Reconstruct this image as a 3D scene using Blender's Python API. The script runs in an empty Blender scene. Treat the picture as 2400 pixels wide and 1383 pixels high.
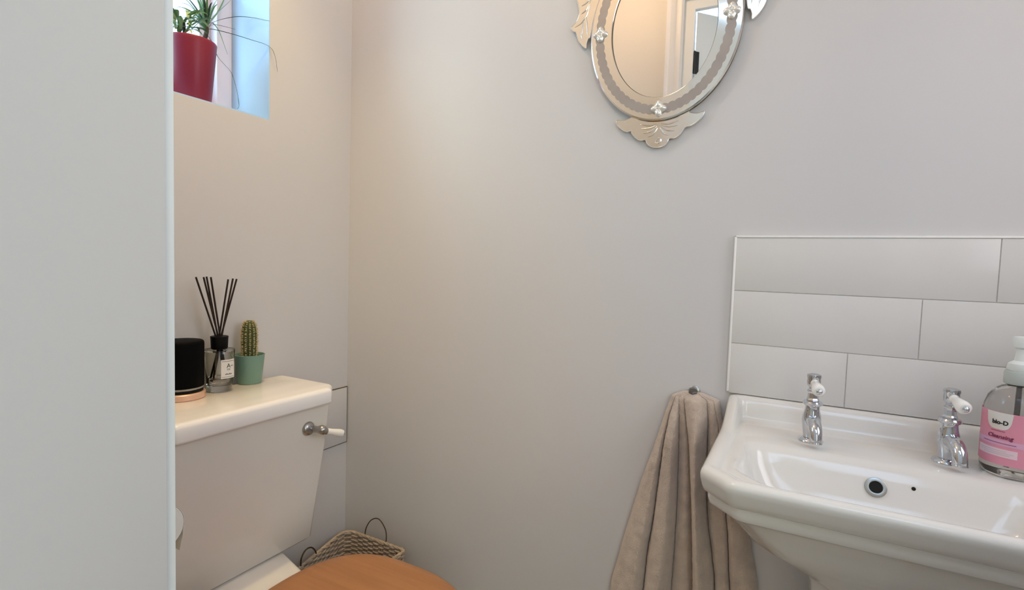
import bpy, bmesh, math, random
from mathutils import Vector, Matrix, noise
from mathutils.geometry import tessellate_polygon
random.seed(7)
PI = math.pi
C = bpy.context.scene.collection
sc = bpy.context.scene

# ------------------------------------------------------------------ camera
cam_d = bpy.data.cameras.new('camera')
cam_d.sensor_width = 36.0
cam_d.lens = 1240.67 / 2400 * 36.0
cam_d.clip_start = 0.01
cam = bpy.data.objects.new('camera', cam_d)
C.objects.link(cam)
cam.matrix_world = Matrix(((0.8795, -0.0547, 0.4728, 1.271),
                           (0.4749, 0.0351, -0.8794, -1.25),
                           (0.0315, 0.9979, 0.0568, 1.167),
                           (0, 0, 0, 1)))
sc.camera = cam

# ------------------------------------------------------------------ light, sky, exposure
sc.view_settings.view_transform = 'Standard'
sc.view_settings.look = 'None'
sc.view_settings.exposure = -0.08
sc.view_settings.gamma = 1.0
sc.view_settings.use_curve_mapping = False
sc.cycles.use_denoising = True
sc.cycles.max_bounces = 10
sc.cycles.diffuse_bounces = 6
sc.cycles.glossy_bounces = 6
sc.cycles.transmission_bounces = 10
sc.cycles.transparent_max_bounces = 10
sc.cycles.sample_clamp_indirect = 6.0
sc.cycles.caustics_refractive = False

world = bpy.data.worlds.new('sky')
sc.world = world
world.use_nodes = True
wn = world.node_tree
wn.nodes.clear()
bg = wn.nodes.new('ShaderNodeBackground')
bg.inputs[0].default_value = (0.53, 0.72, 1.0, 1)
bg.inputs[1].default_value = 4.1
wo = wn.nodes.new('ShaderNodeOutputWorld')
wn.links.new(bg.outputs[0], wo.inputs[0])


def light(name, kind, loc, energy, color, size=0.1, size_y=None, target=None, spread=None):
    d = bpy.data.lights.new(name, kind)
    d.energy = energy
    d.color = color
    if kind == 'AREA':
        d.shape = 'RECTANGLE'
        d.size = size
        d.size_y = size_y or size
        if spread:
            d.spread = spread
    else:
        d.shadow_soft_size = size
    if kind == 'SPOT':
        d.spot_size = math.radians(74)
        d.spot_blend = 1.0
    o = bpy.data.objects.new(name, d)
    C.objects.link(o)
    o.location = loc
    if target is not None:
        o.rotation_euler = (Vector(target) - Vector(loc)).to_track_quat('-Z', 'Y').to_euler()
    return o


# daylight through the small window over the cistern
light('window_daylight', 'AREA', (-0.55, -0.98, 1.90), 5.6, (0.54, 0.92, 1.0), 0.5, 0.5, (0.62, 0.0, 1.42))
light('right_side_fill', 'AREA', (2.14, -0.54, 1.65), 4.2, (1.0, 0.78, 0.5), 0.6, 0.95, (1.0, -0.54, 1.5))  # fill added behind the added opening, brightens the right side and door leaf
light('downlight_beam', 'SPOT', (0.25, -0.47, 2.535), 38.0, (1.0, 0.725, 0.27), 0.04, target=(0.25, -0.47, 0))
# daylight from the hall's window at the far side
light('hall_window_daylight', 'AREA', (2.55, -2.6, 1.6), 18.5, (0.95, 1.0, 0.82), 0.9, 1.3, (1.2, -0.6, 1.1))

# ------------------------------------------------------------------ materials


def srgb(r, g, b):
    def f(c):
        c /= 255.0
        return c / 12.92 if c <= 0.04045 else ((c + 0.055) / 1.055) ** 2.4
    return (f(r), f(g), f(b), 1.0)


def mat(name, col, rough=0.5, metal=0.0, var=0.03, scale=8.0, bump=0.0, bscale=60.0,
        trans=0.0, ior=1.45, spec=0.5, sheen=0.0, emit=0.0, coat=0.0, stretch=None):
    m = bpy.data.materials.new(name)
    m.use_nodes = True
    nt = m.node_tree
    b = nt.nodes['Principled BSDF']
    b.inputs['Roughness'].default_value = rough
    b.inputs['Metallic'].default_value = metal
    b.inputs['IOR'].default_value = ior
    b.inputs['Specular IOR Level'].default_value = spec
    b.inputs['Transmission Weight'].default_value = trans
    b.inputs['Sheen Weight'].default_value = sheen
    b.inputs['Coat Weight'].default_value = coat
    if coat:
        b.inputs['Coat Roughness'].default_value = 0.06
    if emit:
        b.inputs['Emission Color'].default_value = col
        b.inputs['Emission Strength'].default_value = emit
    tc = nt.nodes.new('ShaderNodeTexCoord')
    mp = nt.nodes.new('ShaderNodeMapping')
    nt.links.new(tc.outputs['Object'], mp.inputs['Vector'])
    if stretch:
        mp.inputs['Scale'].default_value = stretch
    nz = nt.nodes.new('ShaderNodeTexNoise')
    nz.inputs['Scale'].default_value = scale
    nz.inputs['Detail'].default_value = 4.0
    nt.links.new(mp.outputs[0], nz.inputs['Vector'])
    rp = nt.nodes.new('ShaderNodeValToRGB')
    lo = tuple(max(0, c * (1 - var)) for c in col[:3]) + (1,)
    hi = tuple(min(1, c * (1 + var)) for c in col[:3]) + (1,)
    rp.color_ramp.elements[0].color = lo
    rp.color_ramp.elements[0].position = 0.3
    rp.color_ramp.elements[1].color = hi
    rp.color_ramp.elements[1].position = 0.7
    nt.links.new(nz.outputs['Fac'], rp.inputs['Fac'])
    nt.links.new(rp.outputs['Color'], b.inputs['Base Color'])
    if bump:
        n2 = nt.nodes.new('ShaderNodeTexNoise')
        n2.inputs['Scale'].default_value = bscale
        n2.inputs['Detail'].default_value = 6.0
        nt.links.new(mp.outputs[0], n2.inputs['Vector'])
        bp = nt.nodes.new('ShaderNodeBump')
        bp.inputs['Strength'].default_value = bump
        bp.inputs['Distance'].default_value = 0.002
        nt.links.new(n2.outputs['Fac'], bp.inputs['Height'])
        nt.links.new(bp.outputs['Normal'], b.inputs['Normal'])
    return m


M = {}
M['wall'] = mat('wall_paint', srgb(211, 208, 207), 0.5, var=0.012, scale=3, bump=0.04, bscale=90, spec=0.45)
M['cream'] = mat('cream_paint', srgb(214, 206, 190), 0.5, var=0.012, scale=3, bump=0.05, bscale=90)
M['gloss'] = mat('white_gloss_paint', srgb(225, 222, 216), 0.35, var=0.01)
M['door'] = mat('grey_door_paint', srgb(226, 228, 224), 0.4, var=0.01, scale=2)
M['ceil'] = mat('ceiling_paint', srgb(238, 235, 230), 0.7, var=0.01)
M['floor'] = mat('floor_vinyl', srgb(150, 140, 126), 0.5, var=0.08, scale=12)
M['hall'] = mat('hall_paint', srgb(236, 238, 240), 0.6, var=0.01)
M['reveal'] = mat('daylight_tinted_reveal', srgb(184, 216, 244), 0.5, var=0.01)  # blue of the incoming sky light is put into this colour
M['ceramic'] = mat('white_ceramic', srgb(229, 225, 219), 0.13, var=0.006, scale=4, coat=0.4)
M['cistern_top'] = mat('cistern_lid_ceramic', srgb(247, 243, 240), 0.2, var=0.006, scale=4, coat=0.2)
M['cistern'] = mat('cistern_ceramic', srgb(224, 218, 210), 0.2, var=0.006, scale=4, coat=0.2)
M['tile'] = mat('white_glazed_tile', srgb(222, 219, 215), 0.16, var=0.012, scale=5, bump=0.05, bscale=14)
M['grout'] = mat('grey_grout', srgb(222, 219, 215), 0.8, var=0.05)
M['edge'] = mat('white_sealant', srgb(244, 242, 238), 0.4, var=0.01)
M['chrome'] = mat('chrome', (0.62, 0.64, 0.68, 1), 0.06, 1.0, var=0.01)
M['ringmetal'] = mat('satin_metal', (0.50, 0.50, 0.47, 1), 0.3, 1.0, var=0.05)
M['steel'] = mat('dull_steel', (0.42, 0.41, 0.40, 1), 0.28, 1.0, var=0.05)
M['hook'] = mat('dark_hook_metal', (0.16, 0.15, 0.14, 1), 0.4, 0.9, var=0.05)
M['porcelain'] = mat('white_porcelain', srgb(245, 242, 236), 0.15, var=0.01, coat=0.3)
M['mirror'] = mat('mirror_glass', (0.93, 0.93, 0.92, 1), 0.012, 1.0, var=0.004)
M['bevel'] = mat('bevelled_mirror_glass', (0.88, 0.87, 0.83, 1), 0.09, 1.0, var=0.03, bump=0.03, bscale=30)
M['etched'] = mat('etched_grey_glass', srgb(168, 160, 154), 0.42, 0.35, var=0.05, scale=30)
M['mirror_edge'] = mat('aged_mirror_edge', srgb(110, 98, 76), 0.5, 0.4, var=0.25, scale=60)
M['flower'] = mat('moulded_glass', (0.84, 0.82, 0.77, 1), 0.24, 0.55, var=0.02, bump=0.1, bscale=40)
M['black'] = mat('black_iron', srgb(24, 22, 20), 0.45, var=0.2, scale=30)
M['dark'] = mat('dark_hollow', srgb(16, 14, 12), 0.8, var=0.1)
M['towel'] = mat('taupe_terry', srgb(202, 184, 170), 0.95, var=0.10, scale=38, bump=1.0, bscale=380, sheen=0.4)
M['wood_lid'] = None
M['wicker'] = mat('wicker', srgb(188, 170, 150), 0.75, var=0.25, scale=60, bump=0.3, bscale=300)
M['wire'] = mat('dark_wire', srgb(90, 78, 62), 0.35, 0.8, var=0.2, scale=40)
M['paper'] = mat('toilet_paper', srgb(238, 236, 230), 0.95, var=0.02, bump=0.3, bscale=300)
M['card'] = mat('grey_card', srgb(120, 110, 96), 0.9)
M['candle_black'] = mat('matt_black_glass', srgb(4, 4, 5), 0.6, var=0.1, spec=0.08)
M['copper'] = mat('rose_gold', srgb(228, 188, 162), 0.35, 0.35, var=0.06, scale=30)
M['glassbase'] = mat('smoked_glass', srgb(150, 146, 136), 0.2, 0.2, var=0.12, scale=60)
M['glass'] = mat('clear_glass', (0.93, 0.93, 0.90, 1), 0.02, trans=1.0, ior=1.45, var=0.0)
M['liquid'] = mat('perfume_liquid', (0.93, 0.90, 0.84, 1), 0.0, trans=1.0, ior=1.34, var=0.0)
M['collar'] = mat('black_plastic', srgb(8, 7, 9), 0.5, var=0.1, spec=0.2)
M['reed'] = mat('dark_brown_reed', srgb(44, 30, 24), 0.8, var=0.3, scale=120)
M['label'] = mat('white_paper_label', srgb(226, 222, 216), 0.6, var=0.01)
M['ink'] = mat('black_ink', srgb(34, 32, 32), 0.7, var=0.05)
M['mint'] = mat('mint_green_pot', srgb(116, 150, 134), 0.42, var=0.02)
M['soil'] = mat('potting_soil', srgb(58, 44, 32), 0.95, var=0.4, scale=120, bump=1, bscale=200)
M['cactus'] = mat('cactus_skin', srgb(62, 78, 40), 0.6, var=0.25, scale=80)
M['spine'] = mat('cactus_spines', srgb(205, 182, 132), 0.6, var=0.15)
M['crimson'] = mat('crimson_pot', srgb(134, 27, 50), 0.4, var=0.02)
M['leaf_soft'] = mat('soft_green_leaf', srgb(128, 158, 112), 0.45, var=0.3, scale=20)
M['leaf'] = mat('green_leaf', srgb(92, 126, 76), 0.4, var=0.35, scale=18)
M['leaf_dark'] = mat('dark_leaf', srgb(40, 62, 48), 0.4, var=0.3, scale=18)
M['leaf_pale'] = mat('pale_leaf', srgb(176, 192, 128), 0.45, var=0.35, scale=30)
M['stem'] = mat('plant_stem', srgb(60, 52, 46), 0.8, var=0.3, scale=60)
M['soap'] = mat('clear_soap', (0.86, 0.83, 0.80, 1), 0.03, trans=0.92, ior=1.36, var=0.0)
M['pink'] = mat('pink_label', srgb(226, 150, 170), 0.5, var=0.03, scale=12)
M['pink_pale'] = mat('pale_pink_print', srgb(238, 208, 218), 0.5, var=0.02)
M['lilac'] = mat('lilac_print', srgb(222, 172, 200), 0.5, var=0.03)
M['maroon'] = mat('maroon_ink', srgb(146, 66, 100), 0.6, var=0.02)
M['pump'] = mat('translucent_white_plastic', srgb(226, 230, 226), 0.35, var=0.01)
M['cap'] = mat('pale_grey_plastic', srgb(186, 192, 186), 0.35, var=0.01)
M['shade'] = mat('opal_glass_shade', (1.0, 0.62, 0.32, 1), 0.4, emit=3.0)
M['pvc'] = mat('window_frame_paint', srgb(236, 226, 232), 0.35, var=0.01)


def wood_material():
    m = bpy.data.materials.new('orange_pine')
    m.use_nodes = True
    nt = m.node_tree
    b = nt.nodes['Principled BSDF']
    b.inputs['Roughness'].default_value = 0.36
    b.inputs['Coat Weight'].default_value = 0.15
    tc = nt.nodes.new('ShaderNodeTexCoord')
    mp = nt.nodes.new('ShaderNodeMapping')
    mp.inputs['Scale'].default_value = (3.0, 26.0, 26.0)
    nt.links.new(tc.outputs['Object'], mp.inputs['Vector'])
    nz = nt.nodes.new('ShaderNodeTexNoise')
    nz.inputs['Scale'].default_value = 1.6
    nz.inputs['Detail'].default_value = 7
    nz.inputs['Distortion'].default_value = 1.2
    nt.links.new(mp.outputs[0], nz.inputs['Vector'])
    rp = nt.nodes.new('ShaderNodeValToRGB')
    rp.color_ramp.elements[0].position = 0.32
    rp.color_ramp.elements[0].color = srgb(166, 112, 66)
    rp.color_ramp.elements[1].position = 0.68
    rp.color_ramp.elements[1].color = srgb(180, 124, 76)
    nt.links.new(nz.outputs['Fac'], rp.inputs['Fac'])
    nt.links.new(rp.outputs['Color'], b.inputs['Base Color'])
    return m


M['wood_lid'] = wood_material()

# ------------------------------------------------------------------ object helpers


def link(name, bm, m, parent=None, smooth=True, angle=40.0):
    me = bpy.data.meshes.new(name)
    bmesh.ops.recalc_face_normals(bm, faces=bm.faces[:])
    bm.to_mesh(me)
    bm.free()
    me.materials.append(m)
    if smooth:
        me.polygons.foreach_set('use_smooth', [True] * len(me.polygons))
        try:
            me.set_sharp_from_angle(angle=math.radians(angle))
        except Exception:
            pass
    o = bpy.data.objects.new(name, me)
    C.objects.link(o)
    if parent is not None:
        o.parent = parent
        # all geometry is given in world coordinates
        o.matrix_parent_inverse = Matrix.Translation(parent_world(parent)).inverted()
    return o


def parent_world(p):
    v = Vector((0, 0, 0))
    while p is not None:
        v += p.location
        if p.parent is not None:
            v += p.matrix_parent_inverse.translation
        p = p.parent
    return v


def tag(o, label=None, cat=None, group=None, kind=None):
    if label:
        o['label'] = label
    if cat:
        o['category'] = cat
    if group:
        o['group'] = group
    if kind:
        o['kind'] = kind
    return o


def thing(name, loc, label, cat, group=None):
    o = bpy.data.objects.new(name, None)
    o.empty_display_size = 0.03
    o.location = loc
    C.objects.link(o)
    return tag(o, label, cat, group)


def box_bm(bm, lo, hi, bevel=0.0, seg=2):
    r = bmesh.ops.create_cube(bm, size=1.0)
    vs = r['verts']
    for v in vs:
        v.co = Vector([lo[i] + (v.co[i] + 0.5) * (hi[i] - lo[i]) for i in range(3)])
    if bevel:
        es = list({e for v in vs for e in v.link_edges})
        bmesh.ops.bevel(bm, geom=es, offset=bevel, segments=seg, profile=0.5, affect='EDGES')


def box(name, lo, hi, m, parent=None, bevel=0.0, seg=2):
    bm = bmesh.new()
    box_bm(bm, lo, hi, bevel, seg)
    return link(name, bm, m, parent)


def struct(name, bm_or_boxes, m, parent=None):
    if isinstance(bm_or_boxes, list):
        bm = bmesh.new()
        for lo, hi in bm_or_boxes:
            box_bm(bm, lo, hi)
    else:
        bm = bm_or_boxes
    o = link(name, bm, m, parent, smooth=False)
    if parent is None:
        o['kind'] = 'structure'
    return o


def frame_from(axis):
    a = Vector(axis).normalized()
    t = Vector((0, 0, 1)) if abs(a.z) < 0.9 else Vector((1, 0, 0))
    u = t.cross(a).normalized()
    v = a.cross(u).normalized()
    return u, v, a


def lathe_bm(bm, prof, base=(0, 0, 0), axis=(0, 0, 1), n=40, cap=True):
    """prof: list of (radius, height) along axis from base."""
    u, v, a = frame_from(axis)
    base = Vector(base)
    rings = []
    for r, h in prof:
        if r < 1e-6:
            rings.append([bm.verts.new(base + a * h)])
        else:
            rings.append([bm.verts.new(base + a * h + u * (r * math.cos(2 * PI * k / n)) + v * (r * math.sin(2 * PI * k / n)))
                          for k in range(n)])
    for A, B in zip(rings, rings[1:]):
        if len(A) == 1 and len(B) == 1:
            continue
        for k in range(n):
            k2 = (k + 1) % n
            if len(A) == 1:
                bm.faces.new((A[0], B[k2], B[k]))
            elif len(B) == 1:
                bm.faces.new((A[k], A[k2], B[0]))
            else:
                bm.faces.new((A[k], A[k2], B[k2], B[k]))
    if cap:
        for R in (rings[0], rings[-1]):
            if len(R) > 2:
                bm.faces.new(R)


def lathe(name, prof, m, parent=None, base=(0, 0, 0), axis=(0, 0, 1), n=40, cap=True, angle=40):
    bm = bmesh.new()
    lathe_bm(bm, prof, base, axis, n, cap)
    return link(name, bm, m, parent, angle=angle)


def smooth_path(pts, sub=6, closed=False):
    P = [Vector(p) for p in pts]
    n = len(P)
    out = []
    rng = range(n if closed else n - 1)
    for i in rng:
        if closed:
            p0, p1, p2, p3 = P[(i - 1) % n], P[i], P[(i + 1) % n], P[(i + 2) % n]
        else:
            p0, p1, p2, p3 = P[max(i - 1, 0)], P[i], P[i + 1], P[min(i + 2, n - 1)]
        for k in range(sub):
            t = k / sub
            out.append(0.5 * ((2 * p1) + (-p0 + p2) * t + (2 * p0 - 5 * p1 + 4 * p2 - p3) * t * t
                              + (-p0 + 3 * p1 - 3 * p2 + p3) * t ** 3))
    if not closed:
        out.append(P[-1].copy())
    return out


def tube_bm(bm, pts, rad, n=8, closed=False):
    m = len(pts)
    rings = []
    prev = None
    for i, p in enumerate(pts):
        a = (pts[(i + 1) % m] - pts[i - 1]) if closed else (pts[min(i + 1, m - 1)] - pts[max(i - 1, 0)])
        a = a.normalized()
        if prev is None:
            u, v, _ = frame_from(a)
        else:
            u = (prev - a * prev.dot(a)).normalized()
            v = a.cross(u)
        prev = u
        r = rad(i / max(1, m - 1)) if callable(rad) else rad
        rings.append([bm.verts.new(p + u * (r * math.cos(2 * PI * k / n)) + v * (r * math.sin(2 * PI * k / n))) for k in range(n)])
    for i in range(m if closed else m - 1):
        A, B = rings[i], rings[(i + 1) % m]
        for k in range(n):
            bm.faces.new((A[k], A[(k + 1) % n], B[(k + 1) % n], B[k]))
    if not closed:
        bm.faces.new(rings[0])
        bm.faces.new(list(reversed(rings[-1])))


def tube(name, pts, rad, m, parent=None, n=8, sub=6, closed=False):
    bm = bmesh.new()
    tube_bm(bm, smooth_path(pts, sub, closed), rad, n, closed)
    return link(name, bm, m, parent, angle=60)


def prism_bm(bm, pts2, y_back, y_front, bev=0.0, plane='xz'):
    """Closed outline in x/z extruded towards -y, front edge chamfered by bev."""
    n = len(pts2)
    cx = sum(p[0] for p in pts2) / n
    cz = sum(p[1] for p in pts2) / n

    def ring(y, inset):
        out = []
        for i in range(n):
            p0, p1, p2 = Vector(pts2[i - 1]), Vector(pts2[i]), Vector(pts2[(i + 1) % n])
            t = (p2 - p0)
            nn = Vector((-t.y, t.x))
            if nn.length < 1e-9:
                nn = Vector((cx, cz)) - p1
            nn.normalize()
            if nn.dot(Vector((cx, cz)) - p1) < 0 and False:
                nn = -nn
            out.append(bm.verts.new((p1.x + nn.x * inset, y, p1.y + nn.y * inset)))
        return out
    area = sum(pts2[i - 1][0] * pts2[i][1] - pts2[i][0] * pts2[i - 1][1] for i in range(n))
    s = 1 if area > 0 else -1
    R0 = ring(y_back, 0)
    R1 = ring(y_front + bev * 0.6, 0)
    R2 = ring(y_front, bev * s)
    for A, B in ((R0, R1), (R1, R2)):
        for k in range(n):
            bm.faces.new((A[k], A[(k + 1) % n], B[(k + 1) % n], B[k]))
    f = bm.faces.new(R2)
    g = bm.faces.new(list(reversed(R0)))
    bmesh.ops.triangulate(bm, faces=[f, g], ngon_method='EAR_CLIP')


def loft(bm, loops, cap0=True, cap1=True):
    rings = [[bm.verts.new(p) for p in L] for L in loops]
    n = len(rings[0])
    for A, B in zip(rings, rings[1:]):
        for k in range(n):
            bm.faces.new((A[k], A[(k + 1) % n], B[(k + 1) % n], B[k]))
    if cap0:
        bm.faces.new(rings[0])
    if cap1:
        bm.faces.new(list(reversed(rings[-1])))
    return rings


def round_poly(corners, ne=10, nf=6):
    """corners: list of (x, y, fillet). Consistent count: nf+1 points per fillet, ne-1 per edge."""
    n = len(corners)
    arcs = []
    for i in range(n):
        p0 = Vector(corners[i - 1][:2])
        p1 = Vector(corners[i][:2])
        p2 = Vector(corners[(i + 1) % n][:2])
        r = corners[i][2]
        a = (p0 - p1).normalized()
        b = (p2 - p1).normalized()
        ang = a.angle(b)
        d = min(r / math.tan(ang / 2), (p0 - p1).length * 0.49, (p2 - p1).length * 0.49)
        s, e = p1 + a * d, p1 + b * d
        arc = []
        for k in range(nf + 1):
            t = k / nf
            arc.append((1 - t) ** 2 * s + 2 * t * (1 - t) * (p1 * 0.92 + (s + e) * 0.04) + t * t * e)
        arcs.append(arc)
    out = []
    for i in range(n):
        out += arcs[i]
        e0, e1 = arcs[i][-1], arcs[(i + 1) % n][0]
        for k in range(1, ne):
            out.append(e0.lerp(e1, k / ne))
    return out


def text_mesh(body, size, bold=0.0):
    cu = bpy.data.curves.new('lettering_source', 'FONT')
    cu.body = body
    cu.size = size
    cu.align_x = 'CENTER'
    cu.offset = bold
    cu.resolution_u = 3
    ob = bpy.data.objects.new('lettering_source', cu)
    C.objects.link(ob)
    dg = bpy.context.evaluated_depsgraph_get()
    me = bpy.data.meshes.new_from_object(ob.evaluated_get(dg))
    bpy.data.objects.remove(ob)
    bpy.data.curves.remove(cu)
    return me


def wrap_text(name, body, size, m, parent, centre, R, ang0, z0, bold=0.0, depth=0.0004, shear=0.0):
    """Flat lettering laid on a cylinder standing at centre; ang0 = facing angle."""
    me = text_mesh(body, size, bold)
    bm = bmesh.new()
    bm.from_mesh(me)
    bpy.data.meshes.remove(me)
    bmesh.ops.remove_doubles(bm, verts=bm.verts[:], dist=1e-6)
    for v in bm.verts:
        a = ang0 + (v.co.x + shear * v.co.y) / R
        zz = z0 + v.co.y
        v.co = Vector((centre[0] + R * math.cos(a), centre[1] + R * math.sin(a), zz))
    ext = bmesh.ops.extrude_face_region(bm, geom=bm.faces[:])
    for v in [g for g in ext['geom'] if isinstance(g, bmesh.types.BMVert)]:
        d = Vector((v.co.x - centre[0], v.co.y - centre[1], 0)).normalized()
        v.co += d * depth
    return link(name, bm, m, parent, smooth=False)


def wrap_patch(name, centre, R, a0, a1, z0, z1, m, parent, thick=0.0006, n=24, prof=None):
    """Curved thin label; prof(t) gives (z0, z1) along the arc when set."""
    bm = bmesh.new()
    cols = []
    for k in range(n + 1):
        t = k / n
        a = a0 + (a1 - a0) * t
        lo, hi = prof(t) if prof else (z0, z1)
        c, s = math.cos(a), math.sin(a)
        col = [bm.verts.new((centre[0] + rr * c, centre[1] + rr * s, zz))
               for rr, zz in ((R, lo), (R + thick, lo), (R + thick, hi), (R, hi))]
        cols.append(col)
    for A, B in zip(cols, cols[1:]):
        for k in range(4):
            bm.faces.new((A[k], A[(k + 1) % 4], B[(k + 1) % 4], B[k]))
    bm.faces.new(cols[0])
    bm.faces.new(cols[-1])
    return link(name, bm, m, parent)


# ------------------------------------------------------------------ the room
CEIL = 2.55
WX0, WX1 = -0.28, 1.98           # left wall thickness outwards / right wall
DY = -1.02                       # inner face of the door wall
struct('floor', [((-0.3, -3.3, -0.06), (3.0, 0.12, 0.0))], M['floor'])
struct('ceiling', [((-0.3, DY - 0.12, CEIL), (WX1 + 0.12, 0.12, CEIL + 0.08))], M['ceil'])
struct('wall_back', [((-0.28, 0.0, 0.0), (WX1 + 0.12, 0.12, CEIL))], M['wall'])
vy0, vy1, vz0, vz1 = -0.86, -0.22, 1.15, 2.15      # window opening added out of view on the right, to light that side
struct('wall_right', [((WX1, vy1, 0.0), (WX1 + 0.12, 0.0, CEIL)), ((WX1, DY - 0.12, 0.0), (WX1 + 0.12, vy0, CEIL)),
                      ((WX1, vy0, 0.0), (WX1 + 0.12, vy1, vz0)), ((WX1, vy0, vz1), (WX1 + 0.12, vy1, CEIL))], M['wall'])
fill_win = bpy.data.objects.new('added_window', None)
C.objects.link(fill_win)
fill_win.location = (WX1 + 0.06, (vy0 + vy1) / 2, vz0)
fill_win['kind'] = 'structure'
bm = bmesh.new()
for lo, hi in (((WX1 + 0.03, vy0, vz0), (WX1 + 0.09, vy0 + 0.05, vz1)), ((WX1 + 0.03, vy1 - 0.05, vz0), (WX1 + 0.09, vy1, vz1)),
               ((WX1 + 0.03, vy0 + 0.05, vz0), (WX1 + 0.09, vy1 - 0.05, vz0 + 0.05)), ((WX1 + 0.03, vy0 + 0.05, vz1 - 0.05), (WX1 + 0.09, vy1 - 0.05, vz1))):
    box_bm(bm, lo, hi, 0.004, 2)
link('window_frame', bm, M['pvc'], fill_win)

# left wall with the window opening
wy0, wy1, wz0, wz1 = -0.97, -0.292, 1.534, 2.34
struct('wall_left', [((-0.28, wy1, 0.0), (0.0, 0.0, CEIL)),
                     ((-0.28, DY - 0.12, 0.0), (0.0, wy0, CEIL)),
                     ((-0.28, wy0, 0.0), (0.0, wy1, wz0)),
                     ((-0.28, wy0, wz1), (0.0, wy1, CEIL))], M['wall'])
# lining of the reveal, with blue daylight put into its colour
win = bpy.data.objects.new('window_1', None)
C.objects.link(win)
win.location = (-0.2, (wy0 + wy1) / 2, wz0)
win['kind'] = 'structure'
e = 0.003
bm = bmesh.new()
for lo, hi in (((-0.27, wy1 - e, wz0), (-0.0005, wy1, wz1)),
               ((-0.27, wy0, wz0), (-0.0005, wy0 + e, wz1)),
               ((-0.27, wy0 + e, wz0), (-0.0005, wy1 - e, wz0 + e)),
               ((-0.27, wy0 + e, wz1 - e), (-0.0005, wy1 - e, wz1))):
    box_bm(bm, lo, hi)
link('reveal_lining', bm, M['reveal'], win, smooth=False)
bm = bmesh.new()
fy0, fy1, fz0, fz1 = wy0 + e, wy1 - e, wz0 + e, wz1 - e
fw = 0.045
for lo, hi in (((-0.235, fy1 - fw, fz0), (-0.155, fy1, fz1)),
               ((-0.235, fy0, fz0), (-0.155, fy0 + fw, fz1)),
               ((-0.235, fy0 + fw, fz0), (-0.155, fy1 - fw, fz0 + fw)),
               ((-0.235, fy0 + fw, fz1 - fw), (-0.155, fy1 - fw, fz1))):
    box_bm(bm, lo, hi, 0.004, 2)
link('window_frame', bm, M['pvc'], win)
bm = bmesh.new()
sy0, sy1, sz0, sz1 = fy0 + fw, fy1 - fw, fz0 + fw, fz1 - fw
sw = 0.03
for lo, hi in (((-0.225, sy1 - sw, sz0), (-0.185, sy1, sz1)),
               ((-0.225, sy0, sz0), (-0.185, sy0 + sw, sz1)),
               ((-0.225, sy0 + sw, sz0), (-0.185, sy1 - sw, sz0 + sw)),
               ((-0.225, sy0 + sw, sz1 - sw), (-0.185, sy1 - sw, sz1))):
    box_bm(bm, lo, hi, 0.003, 2)
link('window_sash', bm, M['pvc'], win)
pane_m = bpy.data.materials.new('window_pane')
pane_m.use_nodes = True
_nt = pane_m.node_tree
_nt.nodes.clear()
_o = _nt.nodes.new('ShaderNodeOutputMaterial')
_m = _nt.nodes.new('ShaderNodeMixShader')
_t = _nt.nodes.new('ShaderNodeBsdfTransparent')
_t.inputs[0].default_value = (0.96, 0.98, 0.98, 1)
_g = _nt.nodes.new('ShaderNodeBsdfGlossy')
_g.inputs['Roughness'].default_value = 0.01
_m.inputs[0].default_value = 0.07
_nt.links.new(_t.outputs[0], _m.inputs[1])
_nt.links.new(_g.outputs[0], _m.inputs[2])
_nt.links.new(_m.outputs[0], _o.inputs[0])
bm = bmesh.new()
box_bm(bm, (-0.207, sy0 + sw, sz0 + sw), (-0.203, sy1 - sw, sz1 - sw))
link('pane', bm, pane_m, win, smooth=False)

# door wall with the doorway the photograph is taken through
OX0, OX1, OZ = 0.855, 1.665, 2.205
struct('wall_front', [((0.0, DY - 0.12, 0.0), (OX0 - 0.065, DY, CEIL)),
                      ((OX1 + 0.065, DY - 0.12, 0.0), (WX1, DY, CEIL)),
                      ((OX0 - 0.065, DY - 0.12, OZ + 0.065), (OX1 + 0.065, DY, CEIL))], M['cream'])
door = bpy.data.objects.new('door_1', None)
C.objects.link(door)
door.location = (OX0, DY, 0)
door['kind'] = 'structure'
struct('door_lining', [((OX0 - 0.065, DY - 0.022, 0), (OX0, DY + 0.002, OZ)),
                       ((OX1, DY - 0.022, 0), (OX1 + 0.065, DY + 0.002, OZ)),
                       ((OX0 - 0.065, DY - 0.022, OZ), (OX1 + 0.065, DY + 0.002, OZ + 0.065))], M['door'], door)
bm = bmesh.new()
# moulded architrave, left leg, right leg and head: stepped ogee profile
for x_in, sgn in ((OX0 - 0.041, -1), (OX1 + 0.041, 1)):
    prof = [(0, 0), (0, 0.012), (0.008, 0.018), (0.02, 0.013), (0.028, 0.013), (0.036, 0.020), (0.05, 0.022),
            (0.058, 0.014), (0.068, 0.012), (0.07, 0)]
    L0 = [(x_in + sgn * a, DY + b + 0.0005, 0.0) for a, b in prof]
    L1 = [(x_in + sgn * a, DY + b + 0.0005, OZ + 0.04 + a) for a, b in prof]
    loft(bm, [L0, L1])
prof = [(0, 0), (0, 0.012), (0.008, 0.018), (0.02, 0.013), (0.028, 0.013), (0.036, 0.020), (0.05, 0.022),
        (0.058, 0.014), (0.068, 0.012), (0.07, 0)]
L0 = [(OX0 - 0.041 - a, DY + b + 0.0005, OZ + 0.04 + a) for a, b in prof]
L1 = [(OX1 + 0.041 + a, DY + b + 0.0005, OZ + 0.04 + a) for a, b in prof]
loft(bm, [L0, L1])
link('architrave', bm, M['gloss'], door, smooth=True, angle=35)

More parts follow.
